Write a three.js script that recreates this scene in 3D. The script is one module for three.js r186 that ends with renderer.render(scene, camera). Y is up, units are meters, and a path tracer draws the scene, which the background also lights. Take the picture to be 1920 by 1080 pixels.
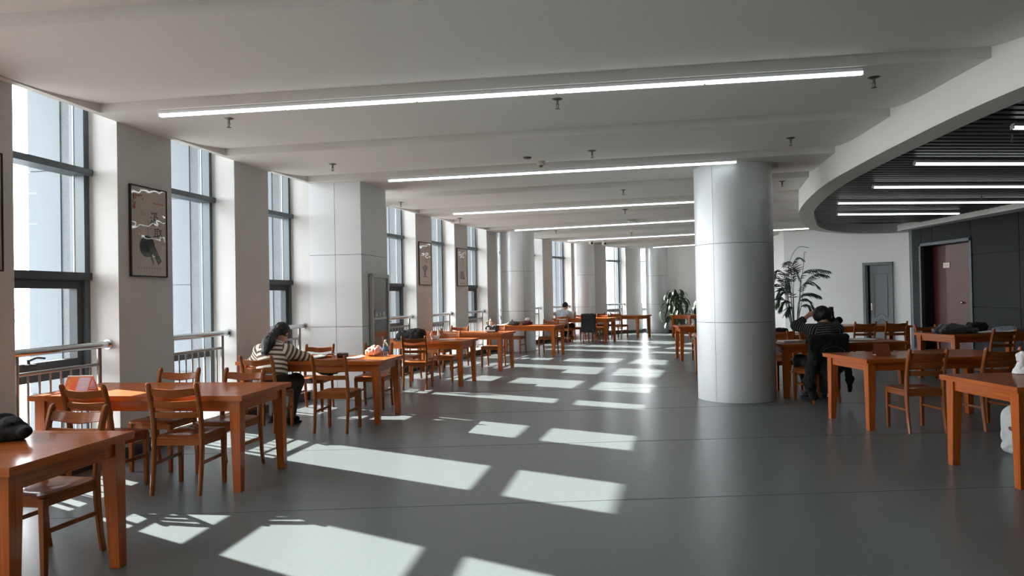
import * as THREE from 'three';
import { RoundedBoxGeometry } from 'three/addons/geometries/RoundedBoxGeometry.js';
import { mergeGeometries, mergeVertices, toCreasedNormals } from 'three/addons/utils/BufferGeometryUtils.js';
import { MarchingCubes } from 'three/addons/objects/MarchingCubes.js';
import { RectAreaLightUniformsLib } from 'three/addons/lights/RectAreaLightUniformsLib.js';
import { ImprovedNoise } from 'three/addons/math/ImprovedNoise.js';

// ------------------------------------------------------------------ camera, sky, sun, exposure
RectAreaLightUniformsLib.init();
const scene = new THREE.Scene();
const camera = new THREE.PerspectiveCamera(43.6, 16 / 9, 0.05, 1500);
camera.position.set(0, 1.479, 0);
camera.rotation.set(0.0109, 0, -0.0183, 'XYZ');
const renderer = new THREE.WebGLRenderer({ antialias: true });
renderer.toneMapping = THREE.LinearToneMapping;
renderer.toneMappingExposure = 1.36;
renderer.shadowMap.enabled = true;
// hazy winter sky: whiter near the horizon, a little bluer overhead, the same all round
{
  const w = 64, h = 64, data = new Float32Array(w * h * 4);
  for (let j = 0; j < h; j++) {
    const e = Math.max(0, (j + 0.5) / h * 2 - 1);
    for (let i = 0; i < w; i++) {
      const k = (j * w + i) * 4;
      const g = Math.exp(-4 * e); data[k] = 2.7 + 10.4 * g; data[k + 1] = 3.0 + 10.4 * g; data[k + 2] = 3.4 + 10.3 * g; data[k + 3] = 1;
    }
  }
  const sky = new THREE.DataTexture(data, w, h, THREE.RGBAFormat, THREE.FloatType);
  sky.mapping = THREE.EquirectangularReflectionMapping; sky.magFilter = THREE.LinearFilter; sky.needsUpdate = true;
  scene.background = sky;
}
const SUN = { az: THREE.MathUtils.degToRad(33), el: THREE.MathUtils.degToRad(31.8) };
const sun = new THREE.DirectionalLight(new THREE.Color(1.0, 0.975, 0.93), 20);
sun.position.set(-Math.cos(SUN.az) * Math.cos(SUN.el) * 40, Math.sin(SUN.el) * 40, -12 - Math.sin(SUN.az) * Math.cos(SUN.el) * 40);
sun.target.position.set(0, 0, -12); scene.add(sun.target);
sun.castShadow = true; sun.shadow.mapSize.set(4096, 4096);
Object.assign(sun.shadow.camera, { left: -22, right: 22, top: 14, bottom: -14, near: 1, far: 90 });
scene.add(sun);

// ------------------------------------------------------------------ helpers
const noise3 = new ImprovedNoise();
let seed = 12345;
const rnd = () => { seed = (seed * 1664525 + 1013904223) >>> 0; return seed / 4294967296; };
const N = (x, y, z) => noise3.noise(x + 11.3, y + 7.7, z + 3.1);
const P = (x, y, d) => new THREE.Vector3(x, y, -d);          // x right, y up, d metres ahead of the camera
const names = new Map();
function numbered(n) { const k = (names.get(n) ?? -1) + 1; names.set(n, k); return k ? `${n}_${String(k).padStart(3, '0')}` : n; }
function mesh(name, geo, mat, parent) {
  const m = new THREE.Mesh(geo, mat); m.name = parent ? name : numbered(name);
  m.castShadow = m.receiveShadow = true; (parent ?? scene).add(m); return m;
}
function tag(o, label, category, group) { o.userData.label = label; o.userData.category = category; if (group) o.userData.group = group; return o; }
function struct(name, geo, mat) { const m = mesh(name, geo, mat); m.userData.kind = 'structure'; return m; }
function structGroup(name) { const g = new THREE.Group(); g.name = numbered(name); g.userData.kind = 'structure'; scene.add(g); return g; }
function thing(name, label, category, pos = [0, 0, 0], turn = 0, group) {
  const g = new THREE.Group(); g.name = numbered(name); scene.add(g);
  g.position.set(pos[0], pos[1], -pos[2]); g.rotation.y = turn;
  return tag(g, label, category, group);
}
function copyOf(src, name, label, pos, turn, group) {
  const c = src.clone(); c.name = numbered(name); c.position.set(pos[0], pos[1], -pos[2]); c.rotation.set(0, turn, 0);
  c.userData = { ...src.userData, label }; if (group) c.userData.group = group; scene.add(c); return c;
}
// loft through closed cross-sections (arrays of Vector3 of one length)
function loft(secs, { cap = true, crease = 0.6, loop = false } = {}) {
  const n = secs[0].length, pos = [], uv = [], idx = [];
  let u = 0;
  const rows = loop ? [...secs, secs[0]] : secs;
  rows.forEach((s, i) => {
    if (i) u += s[0].distanceTo(rows[i - 1][0]);
    let v = 0;
    for (let j = 0; j <= n; j++) {
      const p = s[j % n]; if (j) v += p.distanceTo(s[j - 1]);
      pos.push(p.x, p.y, p.z); uv.push(u, v);
    }
  });
  const m = n + 1;
  for (let i = 0; i + 1 < rows.length; i++) for (let j = 0; j < n; j++) {
    const a = i * m + j, b = a + 1, c = a + m, d = c + 1; idx.push(a, b, c, b, d, c);
  }
  if (cap && !loop) for (const [s, flip] of [[rows[0], true], [rows[rows.length - 1], false]]) {
    const o = pos.length / 3; for (const p of s) { pos.push(p.x, p.y, p.z); uv.push(p.x, p.y); }
    for (let j = 1; j + 1 < n; j++) flip ? idx.push(o, o + j + 1, o + j) : idx.push(o, o + j, o + j + 1);
  }
  let g = new THREE.BufferGeometry();
  g.setAttribute('position', new THREE.Float32BufferAttribute(pos, 3)); g.setAttribute('uv', new THREE.Float32BufferAttribute(uv, 2)); g.setIndex(idx);
  g = toCreasedNormals(g, crease);
  return orient(g);
}
// turn a closed geometry inside out when its signed volume is negative
function orient(g) {
  const p = g.attributes.position; let vol = 0; const a = new THREE.Vector3(), b = new THREE.Vector3(), c = new THREE.Vector3();
  const t = g.index ? g.toNonIndexed() : g, q = t.attributes.position;
  for (let i = 0; i < q.count; i += 3) { a.fromBufferAttribute(q, i); b.fromBufferAttribute(q, i + 1); c.fromBufferAttribute(q, i + 2); vol += a.dot(b.cross(c)); }
  if (vol < 0) {
    for (const key of Object.keys(t.attributes)) {
      const at = t.attributes[key], s = at.itemSize, arr = at.array;
      for (let i = 0; i < at.count; i += 3) for (let k = 0; k < s; k++) { const x = arr[(i + 1) * s + k]; arr[(i + 1) * s + k] = arr[(i + 2) * s + k]; arr[(i + 2) * s + k] = x; }
    }
    const nn = t.attributes.normal; if (nn) for (let i = 0; i < nn.array.length; i++) nn.array[i] *= -1;
    return t;
  }
  return g;
}
// vertical prism over a floor polygon of [x, d] corners
function prism(pts, y0, y1) { return loft([pts.map(([x, d]) => P(x, y0, d)), pts.map(([x, d]) => P(x, y1, d))], { crease: 0.3 }); }
function concavePrism(pts, y0, y1) {
  const s = new THREE.Shape(pts.map(([x, d]) => new THREE.Vector2(x, d)));
  const g = new THREE.ExtrudeGeometry(s, { depth: y1 - y0, bevelEnabled: false }); g.rotateX(-Math.PI / 2); g.translate(0, y0, 0); return g;
}
// uv in metres by facing; grain runs along the given axis
function boxUV(g, grain = 'x', off = 0) {
  const p = g.attributes.position, n = g.attributes.normal, uv = new Float32Array(p.count * 2), ax = { x: 0, y: 1, z: 2 }[grain];
  for (let i = 0; i < p.count; i++) {
    const c = [p.getX(i), p.getY(i), p.getZ(i)], nn = [Math.abs(n.getX(i)), Math.abs(n.getY(i)), Math.abs(n.getZ(i))];
    const k = nn.indexOf(Math.max(...nn)); let u, v;
    if (k === ax) { u = c[(ax + 1) % 3] * 0.3; v = c[(ax + 2) % 3]; } else { u = c[ax]; v = c[3 - k - ax]; }
    uv[i * 2] = u + off; uv[i * 2 + 1] = v + off * 1.7;
  }
  g.setAttribute('uv', new THREE.BufferAttribute(uv, 2)); return g;
}
function rbox(w, h, d, r = 0.004, grain = 'x', seg = 1, off = 0) {
  let g = new RoundedBoxGeometry(w, h, d, seg, Math.min(r, w / 2.01, h / 2.01, d / 2.01)); g = g.index ? g.toNonIndexed() : g; return boxUV(g, grain, off);
}
const at = (g, x, y, z, ry = 0) => { if (ry) g.rotateY(ry); g.translate(x, y, z); return g; };
const merge = (list) => mergeGeometries(list.map((g) => { g = g.index ? g.toNonIndexed() : g; for (const k of Object.keys(g.attributes)) if (!['position', 'normal', 'uv'].includes(k)) g.deleteAttribute(k); if (!g.attributes.uv) g.setAttribute('uv', new THREE.Float32BufferAttribute(g.attributes.position.count * 2, 2)); return g; }));
function tube(pts, r, seg = 24, rad = 8, closed = false) { return new THREE.TubeGeometry(new THREE.CatmullRomCurve3(pts, closed, 'catmullrom', 0.2), seg, r, rad, closed); }
function rod(a, b, r, r2 = r, rad = 10) {
  const d = new THREE.Vector3().subVectors(b, a), g = new THREE.CylinderGeometry(r2, r, d.length(), rad, 1);
  g.applyQuaternion(new THREE.Quaternion().setFromUnitVectors(new THREE.Vector3(0, 1, 0), d.clone().normalize())); g.translate((a.x + b.x) / 2, (a.y + b.y) / 2, (a.z + b.z) / 2); return g;
}
const lathe = (pts, seg = 24) => new THREE.LatheGeometry(pts.map(([r, y]) => new THREE.Vector2(Math.max(r, 1e-4), y)), seg);

// ------------------------------------------------------------------ textures
function dataTex(w, h, f, srgb = true, repeat = [1, 1]) {
  const a = new Uint8Array(w * h * 4);
  for (let j = 0; j < h; j++) for (let i = 0; i < w; i++) { const c = f(i / w, j / h, i, j), k = (j * w + i) * 4; for (let q = 0; q < 3; q++) a[k + q] = Math.max(0, Math.min(255, Math.round(c[q]))); a[k + 3] = 255; }
  const t = new THREE.DataTexture(a, w, h, THREE.RGBAFormat); t.magFilter = THREE.LinearFilter; t.minFilter = THREE.LinearMipmapLinearFilter; t.generateMipmaps = true;
  t.wrapS = t.wrapT = THREE.RepeatWrapping; t.repeat.set(...repeat); if (srgb) t.colorSpace = THREE.SRGBColorSpace; t.needsUpdate = true; return t;
}
// tiling noise: blend of noise over a torus
function tn(u, v, fu, fv, s) {
  const a = u * fu, b = v * fv, f = (x, y) => noise3.noise(x, y, s);
  const wu = u, wv = v;
  return (f(a, b) * (1 - wu) + f(a - fu, b) * wu) * (1 - wv) + (f(a, b - fv) * (1 - wu) + f(a - fu, b - fv) * wu) * wv;
}
function canvasTex(w, h, draw) {
  const c = document.createElement('canvas'); c.width = w; c.height = h; draw(c.getContext('2d'), w, h);
  const t = new THREE.CanvasTexture(c); t.colorSpace = THREE.SRGBColorSpace; t.magFilter = THREE.LinearFilter; return t;
}
const woodTex = (base, dark, s) => dataTex(512, 512, (u, v) => {
  const warp = tn(u, v, 3, 4, s) * 0.6, g = tn(u, v, 3, 46, s + 5) * 0.55 + tn(u, v, 6, 110, s + 9) * 0.45 + tn(u, v, 2, 12, s + 2) * 0.5 + warp * 0.3;
  const pore = Math.max(0, tn(u, v, 14, 190, s + 20) - 0.28) * 1.6;
  const k = Math.max(0, Math.min(1, 0.5 + g * 0.85 + pore * 0.5));
  return [0, 1, 2].map((q) => base[q] + (dark[q] - base[q]) * k);
}, true, [1, 1]);
const TEX = {
  wood: woodTex([196, 105, 42], [140, 67, 23], 1),
  wood2: woodTex([168, 97, 50], [120, 64, 30], 31),
  floor: dataTex(1024, 1024, (u, v, i, j) => {
    const c = tn(u, v, 90, 90, 63) * 5 + (rnd() - 0.5) * 14;
    const fleck = rnd() > 0.985 ? 14 : 0;
    return [102 + c + fleck, 110 + c + fleck, 110 + c + fleck];
  }),
  floorRough: dataTex(512, 512, (u, v) => { const k = 104 + tn(u, v, 60, 60, 72) * 8; return [k, k, k]; }, false),
  plaster: dataTex(512, 512, (u, v) => { const c = tn(u, v, 4, 4, 81) * 5 + tn(u, v, 16, 16, 82) * 3 + (rnd() - 0.5) * 3; return [205 + c, 204 + c, 201 + c]; }),
  plasterBump: dataTex(512, 512, (u, v) => { const k = 128 + tn(u, v, 9, 9, 91) * 60 + tn(u, v, 60, 60, 92) * 30 + (rnd() - 0.5) * 20; return [k, k, k]; }, false),
  ceiling: dataTex(256, 256, (u, v) => { const c = tn(u, v, 30, 30, 83) * 3 + (rnd() - 0.5) * 4; return [219 + c, 216 + c, 211 + c]; }),
  stone: dataTex(256, 256, (u, v) => { const c = tn(u, v, 8, 8, 95) * 8 + (rnd() - 0.5) * 26; return [112 + c, 116 + c, 117 + c]; }),
  brush: dataTex(256, 256, (u, v) => { const k = 110 + tn(u, v, 60, 2, 101) * 40 + tn(u, v, 3, 3, 102) * 30; return [k, k, k]; }, false),
  cloth: dataTex(256, 256, (u, v, i, j) => { const k = 128 + ((i >> 1) % 2 ? 26 : -26) + ((j >> 1) % 2 ? 22 : -22) + (rnd() - 0.5) * 40; return [k, k, k]; }, false),
};
const rep = (t, x, y) => { const c = t.clone(); c.repeat.set(x, y); c.needsUpdate = true; return c; };
const std = (o) => new THREE.MeshStandardMaterial(o), phys = (o) => new THREE.MeshPhysicalMaterial(o);
const S = (r, g, b) => new THREE.Color().setRGB(r / 255, g / 255, b / 255, THREE.SRGBColorSpace);
const M = {
  wood: phys({ map: rep(TEX.wood, 1, 2), roughness: 0.5, specularIntensity: 0.1, clearcoat: 0.38, clearcoatRoughness: 0.13 }),
  woodChair: phys({ map: rep(TEX.wood2, 1, 2.5), roughness: 0.5, specularIntensity: 0.1, clearcoat: 0.34, clearcoatRoughness: 0.1 }),
  floor: phys({ map: rep(TEX.floor, 0.5, 0.5), roughnessMap: rep(TEX.floorRough, 0.31, 0.31), roughness: 0.72, ior: 1.46 }),
  seam: std({ color: S(96, 103, 105), roughness: 0.5 }),
  plaster: std({ map: rep(TEX.plaster, 0.6, 0.6), bumpMap: rep(TEX.plasterBump, 1, 1), bumpScale: 0.0006, roughness: 0.85 }),
  ceiling: std({ map: rep(TEX.ceiling, 0.7, 0.7), roughness: 0.75 }),
  plasterWhite: std({ color: S(246, 247, 245), roughness: 0.8 }),
  bulkhead: std({ color: S(236, 236, 232), roughness: 0.62 }),
  stone: std({ map: rep(TEX.stone, 1, 1), roughness: 0.75 }),
  stoneLight: std({ color: S(108, 116, 121), roughness: 0.6 }),
  frame: std({ color: S(92, 100, 104), roughness: 0.45, metalness: 0.35 }),
  sash: std({ color: S(58, 62, 64), roughness: 0.5, metalness: 0.3 }),
  gasket: std({ color: S(34, 36, 37), roughness: 0.8 }),
  glass: phys({ color: 0xffffff, transmission: 1, thickness: 0, roughness: 0, ior: 1.45, specularIntensity: 0.8 }),
  kerb: std({ color: S(52, 48, 46), roughness: 0.45 }),
  kerbTop: std({ color: S(222, 220, 214), roughness: 0.5 }),
  steel: std({ color: S(196, 198, 200), roughness: 0.24, metalness: 1, roughnessMap: TEX.brush }),
  steelDark: std({ color: S(150, 148, 146), roughness: 0.32, metalness: 1 }),
  cladding: std({ color: S(224, 228, 230), roughness: 0.38, metalness: 0.3 }),
  claddingLight: std({ color: S(216, 219, 220), roughness: 0.5, metalness: 0.05 }),
  core: std({ color: S(40, 42, 43), roughness: 0.9 }),
  darkPanel: phys({ color: S(29, 33, 35), roughness: 0.5, specularIntensity: 0.2 }),
  darkTrim: std({ color: S(70, 75, 78), roughness: 0.4, metalness: 0.3 }),
  slat: phys({ color: S(58, 56, 53), roughness: 0.4, specularIntensity: 0.7 }),
  void: std({ color: S(16, 16, 16), roughness: 1 }),
  lampBody: std({ color: S(232, 233, 234), roughness: 0.4 }),
  lamp: std({ color: S(250, 252, 255), roughness: 0.4, emissive: new THREE.Color(0.93, 1, 1.0), emissiveIntensity: 2.6 }),
  brass: std({ color: S(120, 118, 112), roughness: 0.35, metalness: 0.8 }),
  plasticWhite: std({ color: S(220, 219, 214), roughness: 0.45 }),
  plasticCream: std({ color: S(205, 198, 180), roughness: 0.5 }),
  black: std({ color: S(20, 20, 21), roughness: 0.6 }),
  blackCloth: std({ color: S(24, 24, 26), roughness: 0.95, bumpMap: rep(TEX.cloth, 40, 40), bumpScale: 0.0006 }),
  greyCloth: std({ color: S(86, 90, 92), roughness: 0.95, bumpMap: rep(TEX.cloth, 40, 40), bumpScale: 0.0006 }),
  whiteCloth: std({ color: S(226, 226, 224), roughness: 0.9 }),
  greyPack: std({ color: S(192, 196, 194), roughness: 0.85, bumpMap: rep(TEX.cloth, 40, 40), bumpScale: 0.0004 }),
  leather: std({ color: S(120, 74, 52), roughness: 0.6 }),
  doorGrey: std({ color: S(128, 133, 137), roughness: 0.45 }),
  doorBrown: std({ color: S(84, 52, 46), roughness: 0.42 }),
  doorRed: std({ color: S(70, 26, 16), roughness: 0.42 }),
  paper: std({ color: S(236, 235, 230), roughness: 0.9 }),
  skin: std({ color: S(206, 158, 130), roughness: 0.6 }),
  hair: std({ color: S(17, 15, 15), roughness: 0.5 }),
  leaf: phys({ color: S(38, 60, 40), roughness: 0.45, transmission: 0.12, thickness: 0, side: THREE.DoubleSide }),
  leaf2: phys({ color: S(52, 76, 46), roughness: 0.45, transmission: 0.12, thickness: 0, side: THREE.DoubleSide }),
  frond: std({ color: S(44, 58, 42), roughness: 0.55, side: THREE.DoubleSide }),
  stem: std({ color: S(70, 72, 50), roughness: 0.7 }),
  pot: std({ color: S(70, 62, 56), roughness: 0.6 }),
  soil: std({ color: S(50, 40, 32), roughness: 1 }),
  orange: std({ color: S(236, 120, 40), roughness: 0.55 }),
  red: std({ color: S(190, 60, 48), roughness: 0.5 }),
  blue: std({ color: S(80, 140, 190), roughness: 0.4 }),
  clear: phys({ color: S(225, 235, 240), transmission: 0.9, thickness: 0.02, roughness: 0.08, ior: 1.35 }),
  cityGround: std({ color: S(112, 114, 112), roughness: 1 }),
  cityWall: std({ color: S(214, 218, 222), roughness: 1 }),
  cityGlass: std({ color: S(176, 186, 194), roughness: 0.7 }),
};

// ------------------------------------------------------------------ the window wall: piers between full-height windows, on a curve
const H = 3.2, TOP = 4.4;
// front corners [left, right] of each pier, [x, d]
const PIERS = [
  [[-4.66, -5.6], [-4.60, -2.9]], [[-4.57, -1.9], [-4.49, -0.9]], [[-4.45, -0.1], [-4.37, 0.82]], [[-4.35, 1.3], [-4.32, 1.6]],
  [[-4.19, 2.81], [-4.10, 3.61]], [[-3.97, 4.80], [-3.87, 5.60]], [[-3.72, 6.81], [-3.59, 7.62]], [[-3.38, 8.81], [-3.24, 9.62]],
  [[-2.99, 10.66], [-2.77, 11.66]], [[-2.52, 12.72], [-2.33, 13.50]], [[-1.95, 14.69], [-1.71, 15.42]], [[-1.33, 16.86], [-1.07, 17.55]],
  [[-0.64, 18.78], [-0.34, 19.65]], [[0.14, 20.75], [0.46, 21.40]], [[0.96, 22.18], [1.30, 22.91]], [[1.99, 24.0], [3.45, 26.24]],
  [[4.28, 27.06], [4.95, 27.55]], [[5.95, 28.2], [6.7, 28.7]],
];
const unit = (a, b) => { const x = b[0] - a[0], d = b[1] - a[1], l = Math.hypot(x, d); return [x / l, d / l]; };
const outOf = (a, b) => { const [x, d] = unit(a, b); return [-d, x]; };           // away from the room
const off = (p, n, t) => [p[0] + n[0] * t, p[1] + n[1] * t];
const lerp2 = (a, b, t) => [a[0] + (b[0] - a[0]) * t, a[1] + (b[1] - a[1]) * t];
const pierN = PIERS.map(([a, b]) => outOf(a, b));
PIERS.forEach(([a, b], i) => {
  const n = pierN[i];
  const g = structGroup('wall_left');
  mesh('plaster_face', boxUV(prism([a, b, off(b, n, 0.44), off(a, n, 0.44)], 0, TOP), 'y'), M.plaster, g);
  if (i < 4) mesh('outer_fin', boxUV(prism([off(a, n, 0.44), off(b, n, 0.44), off(b, n, 0.55), off(a, n, 0.55)], -1, TOP + 2), 'y'), M.stone, g);
  else {      // outside: a stone return and lighter slabs with open joints
    mesh('outer_return', boxUV(prism([off(a, n, 0.44), off(b, n, 0.44), off(b, n, 0.6), off(a, n, 0.6)], -1, TOP + 2), 'y'), M.stone, g);
    const [ux, ud] = unit(a, b), a2 = [a[0] - ux * 0.012, a[1] - ud * 0.012], b2 = [b[0] + ux * 0.012, b[1] + ud * 0.012];
    const ys = [-1, 0.62, 1.69, 2.76, 3.83, TOP + 2];
    for (let k = 0; k + 1 < ys.length; k++) mesh('stone_panel', boxUV(prism([off(a2, n, 0.6), off(b2, n, 0.6), off(b2, n, 0.95), off(a2, n, 0.95)], ys[k] + 0.006, ys[k + 1] - 0.006), 'y'), M.stoneLight, g);
    mesh('joint_core', prism([off(a, n, 0.61), off(b, n, 0.61), off(b, n, 0.94), off(a, n, 0.94)], -1, TOP + 2), M.stone, g);
  }
});
// bars between two plan points at a height
const barAt = (p, q, t0, t1, n, y0, y1, m, name, g) => mesh(name, prism([off(p, n, t0), off(q, n, t0), off(q, n, t1), off(p, n, t1)], y0, y1), m, g);
const RAIL_WORDS = {};
let winNo = 0;
const railPlan = [];
for (let i = 0; i + 1 < PIERS.length; i++) {
  const A = PIERS[i][1], B = PIERS[i + 1][0], n = outOf(A, B), [ux, ud] = unit(A, B);
  const along = (s) => [A[0] + ux * s, A[1] + ud * s], len = Math.hypot(B[0] - A[0], B[1] - A[1]);
  const g = structGroup(`window_${++winNo}`);
  const casement = i % 2 === 1 && i < 13;
  const e = 0.02;                                                       // frames run a little into the piers
  barAt(along(-e), along(0.06), 0.30, 0.45, n, 0, TOP, M.frame, 'jamb', g);
  barAt(along(len - 0.06), along(len + e), 0.30, 0.45, n, 0, TOP, M.frame, 'jamb', g);
  barAt(along(len - 0.066), along(len - 0.06), 0.40, 0.412, n, 0.145, TOP, M.kerbTop, 'jamb_bead', g);
  barAt(along(0), along(len), 0.25, 0.45, n, 2.69, 2.75, M.frame, 'transom', g);
  barAt(along(0), along(len), 0.31, 0.45, n, 0.81, 0.90, M.sash, 'transom', g);
  if (casement) {
    barAt(along(0), along(len), 0.27, 0.45, n, 1.70, 1.77, M.sash, 'transom', g);
    // opening light below the middle transom
    const s = new THREE.Group(); s.name = 'sash'; g.add(s);
    barAt(along(0.06), along(len - 0.06), 0.32, 0.40, n, 1.62, 1.70, M.sash, 'sash_rail', s);
    barAt(along(0.06), along(len - 0.06), 0.32, 0.40, n, 0.90, 0.975, M.sash, 'sash_rail', s);
    barAt(along(0.06), along(0.14), 0.32, 0.40, n, 0.975, 1.62, M.sash, 'sash_stile', s);
    barAt(along(len - 0.14), along(len - 0.06), 0.32, 0.40, n, 0.975, 1.62, M.sash, 'sash_stile', s);
    const hp = off(along(len * 0.40), n, 0.31), hq = off(along(len * 0.40 + 0.13), n, 0.265);
    mesh('handle', merge([boxUV(prism([off(along(len * 0.36), n, 0.32), off(along(len * 0.44), n, 0.32), off(along(len * 0.44), n, 0.27), off(along(len * 0.36), n, 0.27)], 0.95, 0.972)), rod(P(hp[0], 0.965, hp[1]), P(hp[0] , 1.01, hp[1]), 0.012), tube([P(hp[0], 1.0, hp[1]), P((hp[0] + hq[0]) / 2, 1.022, (hp[1] + hq[1]) / 2), P(hq[0], 1.012, hq[1])], 0.009, 10, 8)]), M.gasket, s);
  }
  const panes = casement ? [[0.90, 1.70], [1.77, 2.69], [2.75, TOP], [0.1, 0.81]] : [[0.90, 2.69], [2.75, TOP], [0.1, 0.81]];
  for (const [y0, y1] of panes) {
    const p = off(along(0.0), n, 0.42), q = off(along(len), n, 0.42), pl = new THREE.PlaneGeometry(Math.hypot(q[0] - p[0], q[1] - p[1]), y1 - y0);
    pl.rotateY(Math.atan2(ud, ux)); pl.translate((p[0] + q[0]) / 2, (y0 + y1) / 2, -(p[1] + q[1]) / 2);
    mesh('pane', pl, M.glass, g);
  }
  const kb = structGroup('trim_1'.replace('1', String(winNo)));
  barAt(along(0), along(len), 0.02, 0.44, n, 0, 0.125, M.kerb, 'kerb', kb);
  barAt(along(0), along(len), 0.0, 0.44, n, 0.125, 0.145, M.kerbTop, 'ledge', kb);
  railPlan.push({ A, B, n, along, len, i });
}
// skirting along the foot of each pier that shows
PIERS.forEach(([a, b], i) => { if (i < 4 || i === 8) return; const n = pierN[i]; struct('baseboard_left', prism([off(a, n, -0.012), off(b, n, -0.012), off(b, n, 0.01), off(a, n, 0.01)], 0, 0.1), M.kerb); });
// slab edge and soffit over the windows, the drywall lip at the ceiling's edge
{
  const edge = PIERS.flatMap(([a, b]) => [a, b]);
  const nAt = edge.map((p, k) => outOf(edge[Math.max(0, k - 1)], edge[Math.min(edge.length - 1, k + 1)]));
  struct('ceiling_lip', loft(edge.map((p, k) => [[0.0, H + 0.03], [-0.06, H + 0.03], [-0.06, TOP], [0.0, TOP]].map(([t, y]) => P(...(([x, d]) => [x, y, d])(off(p, nAt[k], t))))), { crease: 0.3 }), M.ceiling);
  struct('slab_edge', loft(edge.map((p, k) => [[-0.12, TOP], [1.0, TOP], [1.0, TOP + 0.4], [-0.12, TOP + 0.4]].map(([t, y]) => P(...(([x, d]) => [x, y, d])(off(p, nAt[k], t))))), { crease: 0.3 }), M.stone);
  struct('floor_edge', loft(edge.map((p, k) => [[0.02, -0.3], [0.5, -0.3], [0.5, 0.0], [0.02, 0.0]].map(([t, y]) => P(...(([x, d]) => [x, y, d])(off(p, nAt[k], t))))), { crease: 0.3 }), M.stone);
}

// ------------------------------------------------------------------ floor: wide sheets with welded seams
{
  const wallSide = PIERS.flatMap(([a, b]) => [a, b]).map((p, k, arr) => off(p, outOf(arr[Math.max(0, k - 1)], arr[Math.min(arr.length - 1, k + 1)]), 0.05));
  const outline = [...wallSide, [8, 29], [14, 27], [14, -5.6]];
  const s = new THREE.Shape(outline.map(([x, d]) => new THREE.Vector2(x, d)));
  const g = new THREE.ExtrudeGeometry(s, { depth: 0.2, bevelEnabled: false }); g.rotateX(-Math.PI / 2); g.translate(0, -0.2, 0);
  struct('floor', boxUV(g.index ? g.toNonIndexed() : g, 'x'), M.floor);
  const f = scene.getObjectByName('floor');
  for (let k = 0; k < 13; k++) { const d = 1.27 + k * 2.02; mesh('seam', at(new THREE.BoxGeometry(13, 0.003, 0.005), 3.2, 0.0002, -d, 0.05), M.seam, f); }
}

// ------------------------------------------------------------------ sawtooth ceiling, one fall per window bay
// each line: point near the wall, heading of the line away from the wall in degrees
const LINES = [[-4.5, -5.7, 0], [-4.4, -3.5, 0], [-4.32, -1.5, 1.5], [-4.2, 0.5, 3], [-4.03, 2.5, 4.5], [-3.87, 4.52, 6.2], [-3.69, 6.49, 8.6], [-3.37, 8.51, 10.6], [-2.99, 10.51, 11.9],
  [-2.52, 12.6, 13.6], [-2.0, 14.76, 15.2], [-1.42, 16.7, 18.6], [-0.72, 18.8, 22.2], [0.35, 20.75, 23.4], [1.15, 22.65, 24.6], [2.75, 25.15, 31], [4.2, 27.2, 38.7], [6.4, 28.9, 44]];
const lineDir = (deg) => [Math.cos(deg * Math.PI / 180), -Math.sin(deg * Math.PI / 180)];
{
  const c = structGroup('ceiling'), RISE = 0.085, LEN = 12.5;
  for (let k = 0; k + 1 < LINES.length; k++) {
    const [x0, d0, a0] = LINES[k], [x1, d1, a1] = LINES[k + 1], u0 = lineDir(a0), u1 = lineDir(a1);
    const sec = (s) => {
      const p = off([x0, d0], u0, s), q = off([x1, d1], u1, s), out = [];
      for (let j = 0; j <= 14; j++) { const t = j / 14, m = lerp2(p, q, t); out.push(P(m[0], H + RISE * Math.pow(t, 4), m[1])); }
      out.push(P(q[0], 3.7, q[1]), P(p[0], 3.7, p[1])); return out;
    };
    // starts inside the border strip, so its end face shows as the little triangle at the wall
    mesh('ceiling_panel', boxUV(loft([sec(-0.02), sec(LEN * 0.25), sec(LEN * 0.5), sec(LEN)], { crease: 0.35 }), 'x'), M.ceiling, c);
  }
  // flat border between the wall and the first fold
  const edge = PIERS.flatMap(([a, b]) => [a, b]);
  const inner = [];
  edge.forEach((p, k) => { const n = outOf(edge[Math.max(0, k - 1)], edge[Math.min(edge.length - 1, k + 1)]); inner.push(off(p, n, -0.07)); });
  mesh('border', loft(edge.map((p, k) => [P(p[0], H, p[1]), P(inner[k][0], H, inner[k][1]), P(inner[k][0], 3.7, inner[k][1]), P(p[0], 3.7, p[1])]), { crease: 0.3 }), M.ceiling, c);
  struct('ground', at(new THREE.BoxGeometry(2400, 0.5, 2400), 0, -32.25, 0), M.cityGround);
  struct('roof_slab', concavePrism([[-5.8, -6.5], [15, -6.5], [15, 31], [6, 31], [2, 28], [-2.5, 20], [-5.5, 8]], TOP, TOP + 0.3), M.stone);
}

// ------------------------------------------------------------------ bulkhead ring round the slatted ceiling
const RING = [[5.0, -5.6], [4.35, -2.5], [3.95, 0.5], [3.7, 3.0], [3.62, 5.0], [3.66, 5.9], [3.76, 6.8], [3.92, 8.0], [4.18, 9.5], [4.56, 11.0], [5.08, 12.65], [5.46, 13.6], [6.05, 14.9], [6.5, 15.85], [7.02, 16.72], [7.45, 17.28], [7.92, 17.74], [8.4, 18.06], [8.9, 18.24], [9.5, 18.25], [10.3, 17.9], [12, 16.8]];
const ringCurve = new THREE.CatmullRomCurve3(RING.map(([x, d]) => new THREE.Vector3(x, 0, d)), false, 'centripetal');
const ringPts = ringCurve.getPoints(150).map((p) => [p.x, p.z]);
const ringIn = ringPts.map((p, k) => { const n = outOf(ringPts[Math.max(0, k - 1)], ringPts[Math.min(ringPts.length - 1, k + 1)]); return off(p, n, -0.25); });
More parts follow.
